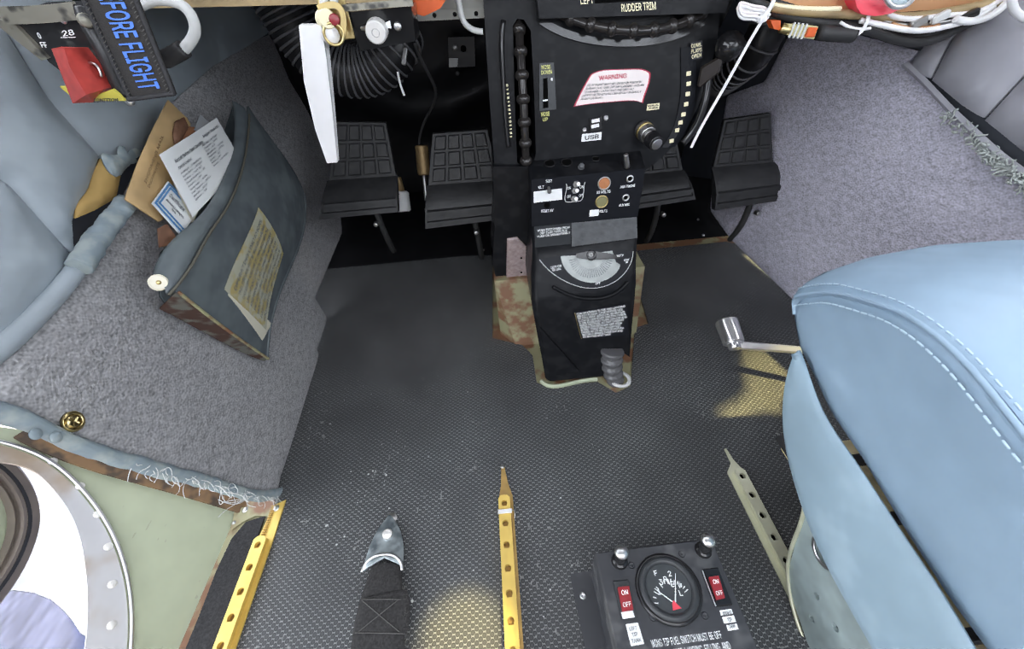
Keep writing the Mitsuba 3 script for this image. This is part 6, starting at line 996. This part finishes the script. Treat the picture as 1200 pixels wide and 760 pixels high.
for P_, r_, lab in (([(0.4759, 0.6060, 0.5096), (0.5088, 0.5980, 0.5019), (0.5533, 0.5940, 0.4946), (0.5866, 0.5960, 0.4963), (0.6205, 0.6010, 0.5012), (0.6433, 0.6040, 0.5114)], .0032, 'white wire running below the red cap along the harness'), ([(0.5106, 0.6090, 0.5137), (0.5508, 0.6060, 0.5059), (0.5886, 0.6060, 0.5066), (0.6308, 0.6060, 0.5087), (0.6533, 0.6060, 0.5223)], .0030, 'white wire nearest the panel on the right'), ([(0.5906, 0.5940, 0.5040), (0.6202, 0.5940, 0.5001), (0.6399, 0.5940, 0.5073), (0.6473, 0.5940, 0.5217)], .0042, 'pale wire bundle at the far right top'), ([(0.6113, 0.5600, 0.5261), (0.6222, 0.5600, 0.5144), (0.6452, 0.5600, 0.5031), (0.6860, 0.5600, 0.4884)], .0042, 'white hose at the right edge by the vinyl lining'), ([(0.4464, 0.6000, 0.5106), (0.4647, 0.5980, 0.5034), (0.4872, 0.5980, 0.5017)], .0018, 'short white wire beside the curved cable tie')):
    put(t, tube(P_, r_, 8, 40), 'white_plastic', True, lab, 'wire')
for i, (P_, m_) in enumerate((([(0.5114, 0.6120, 0.5065), (0.5513, 0.6080, 0.4986), (0.5843, 0.6080, 0.4988), (0.6169, 0.6100, 0.5024)], 'steel'), ([(0.5198, 0.6060, 0.5029), (0.5557, 0.6040, 0.4951), (0.5823, 0.6040, 0.4967)], 'copper'), ([(0.3910, 0.6180, 0.5285), (0.4189, 0.6160, 0.5233), (0.4588, 0.6160, 0.5187)], 'copper'), ([(0.3581, 0.6100, 0.5331), (0.3976, 0.6100, 0.5269), (0.4471, 0.6100, 0.5234)], 'cream_print'))):
    put('loose_wire', tube(P_, .0028, 8, 24), m_, True, ('grey wire in the bundle right of the red cap', 'brown wire in the bundle right of the red cap', 'brown wire along the panel edge above the connector', 'cream wire along the panel edge above the connector')[i], 'wire')
for i, q in enumerate(((0.5520, 0.6030, 0.5017), (0.5777, 0.6030, 0.5059), (0.6154, 0.6030, 0.5049))): put('wire_terminal', cbox((.020, .008, .010), frame(q, (0, -1, 0), (1, 0, .4))[:, [0, 2, 1, 3]], .002), ('steel', 'grey_white', 'black_gloss')[i], 30, ('small metal terminal in the right wire bundle', 'pale terminal in the right wire bundle', 'black terminal at the right end of the harness')[i], 'terminal')
# cable ties
t = 'cable_tie'
tag(t, 'long white cable tie with a straight tail hanging beside the ball knob', 'cable tie')
put(t + '__tail', ribbon([(0.3443, 0.6000, 0.5181), (0.3268, 0.5900, 0.4909), (0.3081, 0.5800, 0.4565), (0.2881, 0.5700, 0.4220), (0.2736, 0.5650, 0.3864)], .0042, .0012, 24, up=(.6, -.6, .5)), 'white_plastic'); put(t + '__head', cbox((.010, .008, .008), frame((0.3442, 0.6000, 0.5215), (0, -1, 0), (1, 0, .3))[:, [0, 2, 1, 3]], .0015), 'white_plastic'); put(t + '__collar', ribbon([(0.3446, 0.5980, 0.5234), (0.3503, 0.6000, 0.5311), (0.3554, 0.6050, 0.5418)], .0048, .0014, 10, up=(0, -1, 0)), 'white_plastic')
put(t, ribbon([(0.4791, 0.6000, 0.5159), (0.4786, 0.5970, 0.5085), (0.4757, 0.5960, 0.5002), (0.4668, 0.5960, 0.4964)], .0042, .0012, 16, up=(0, -1, 0)), 'white_plastic', 30, 'short white cable tie curving down below the red cap', 'cable tie')
wl_ = [np.array([(0.3396, 0.6000, 0.5227), (0.3272, 0.6000, 0.5253), (0.3151, 0.6000, 0.5303), (0.3138, 0.6020, 0.5344), (0.3279, 0.6020, 0.5325), (0.3413, 0.6020, 0.5299), (0.3539, 0.6020, 0.5240)]) + A(0, dy, dz) for dy, dz in ((0, 0), (.003, .003), (.002, -.003), (.005, 0))]
for i, P_ in enumerate(wl_): put('tied_wire' , tube(P_, .0018, 6, 30), 'label_pink' if i % 2 else 'white_plastic', True, 'white wire in the small tied bundle above the ball knob', 'wire', 'wires in the tied bundle')
t = 'wire_connector'; tag(t, 'orange and clear wire connector hanging below the harness', 'connector')
for P_ , m_, lab in (([(0.3586, 0.6050, 0.5183), (0.3662, 0.6050, 0.5091), (0.3758, 0.6050, 0.5067), (0.3718, 0.6050, 0.5174)], 'orange_plastic', 'orange end'),):
    put(t + '__plug', hull(np.vstack([np.array(P_), np.array(P_) + A(0, .012, 0)])), m_, label=lab)
q = np.array([(0.3810, 0.6000, 0.5137), (0.4196, 0.6000, 0.5083), (0.4199, 0.6000, 0.4950), (0.3822, 0.6000, 0.5023)]); put(t + '__body', hull(np.vstack([q, q + A(0, .012, 0)])), 'connector_yellow', label='clear yellowish body')
for s in np.linspace(.12, .55, 4): put(t + '__rib', cbox((.0022, .003, .016), frame(qlerp(q, np.array(s), np.array(.5)) + A(0, -.001, 0), (0, -1, 0), (1, 0, -.1))[:, [0, 2, 1, 3]], .0005), 'grey_white')
put(t + '__contact', cbox((.012, .004, .010), frame(qlerp(q, np.array(.8), np.array(.5)) + A(0, -.001, 0), (0, -1, 0), (1, 0, -.1))[:, [0, 2, 1, 3]], .001), 'orange_plastic')
put(t + '__terminal', cyl((0.3748, 0.6050, 0.5094), (0.3857, 0.6030, 0.5061), .005, n=12), 'brass', True); put(t + '__tail', tube([(0.4245, 0.6030, 0.5015), (0.4483, 0.6020, 0.4980), (0.4715, 0.6020, 0.4954)], .0085, 10, 12), 'black_rubber', True)
t = 'red_cap'; tag(t, 'bright red cap with a silver ring at the top edge on the right', 'cap')
rc = [(0.4478, 0.6000, 0.5403), (0.4566, 0.5960, 0.5253), (0.4655, 0.5940, 0.5174), (0.4840, 0.5940, 0.5144), (0.5041, 0.5960, 0.5153), (0.5179, 0.6000, 0.5190), (0.5221, 0.6100, 0.5362)]; put(t + '__cover', hull(np.vstack([np.array(rc), np.array(rc) * 1.0 + A(0, .03, .004)])), 'red_vinyl', 20)
put(t + '__ring', tube([(0.4752, 0.5850, 0.5375), (0.4853, 0.5830, 0.5274), (0.4982, 0.5830, 0.5229), (0.5077, 0.5830, 0.5242), (0.5152, 0.5850, 0.5315)], .0026, 8, 24), 'chrome', True); put(t + '__lens', hull([(0.4779, 0.5880, 0.5403), (0.4901, 0.5880, 0.5276), (0.5028, 0.5880, 0.5234), (0.5121, 0.5880, 0.5252), (0.5159, 0.5880, 0.5345), (0.4953, 0.5840, 0.5346)]), 'lens_blue', 30)

# ------------------------------------------------------------------ the rest of the cabin, with added sunlight openings (outside the frame)
def shell(key, size, at_, mat='cabin_trim'): struct(key, cbox(size, np.array([[1, 0, 0, at_[0]], [0, 1, 0, at_[1]], [0, 0, 1, at_[2]], [0, 0, 0, 1.]]), .004), mat)

def holed(key, outer, holes, n, t=.02): struct(key, plate(outer, n, t, holes), 'cabin_trim')
circle_ = lambda c, r: [A(c[0] + math.cos(a) * r, c[1] + math.sin(a) * r, c[2]) for a in np.linspace(0, 2 * math.pi, 24, endpoint=False)]
holed('wall_roof', [(-.64, -1.25, 1.135), (.80, -1.25, 1.135), (.80, .64, 1.135), (-.64, .64, 1.135)], [circle_((.385, .065, 1.135), .055), [(-.35, -.85, 1.135), (.62, -.85, 1.135), (.62, -.12, 1.135), (-.35, -.12, 1.135)]], (0, 0, -1))  # both roof openings added: round for a sun spot, square for fill light
shell('wall_rear', (1.6, .03, .95), (.1, -1.45, .45))
shell('wall_right_door', (.03, 2.15, .52), (.775, -.35, .30)); shell('wall_right_upper', (.03, 1.75, .14), (.80, -.55, 1.09)); shell('wall_right_pillar', (.03, .10, .60), (.78, -.55, .85))
holed('added_sun_aperture_1', [(.76, .08, .56), (.76, 1.0, .56), (.76, .85, .85), (.76, .66, 1.14), (.76, .08, 1.14)], [[(.76, 0.502, 0.799), (.76, 0.477, 0.552), (.76, 0.394, 0.624), (.76, 0.369, 0.744), (.76, 0.326, 0.816), (.76, 0.349, 0.864), (.76, 0.321, 0.996), (.76, 0.328, 1.061), (.76, 0.354, 1.061), (.76, 0.367, 0.984), (.76, 0.392, 0.900), (.76, 0.424, 0.876)]], (-1, 0, 0))  # unseen plate added, its opening cut to shape the sun patch on the mat
shell('wall_left_rear', (.03, .75, 1.15), (-.56, -1.08, .56)); shell('wall_left_upper', (.03, 1.75, .10), (-.60, -.55, 1.10))
shell('wall_front_cowl', (1.6, .03, .95), (.1, 1.40, .42), 'black_shell')
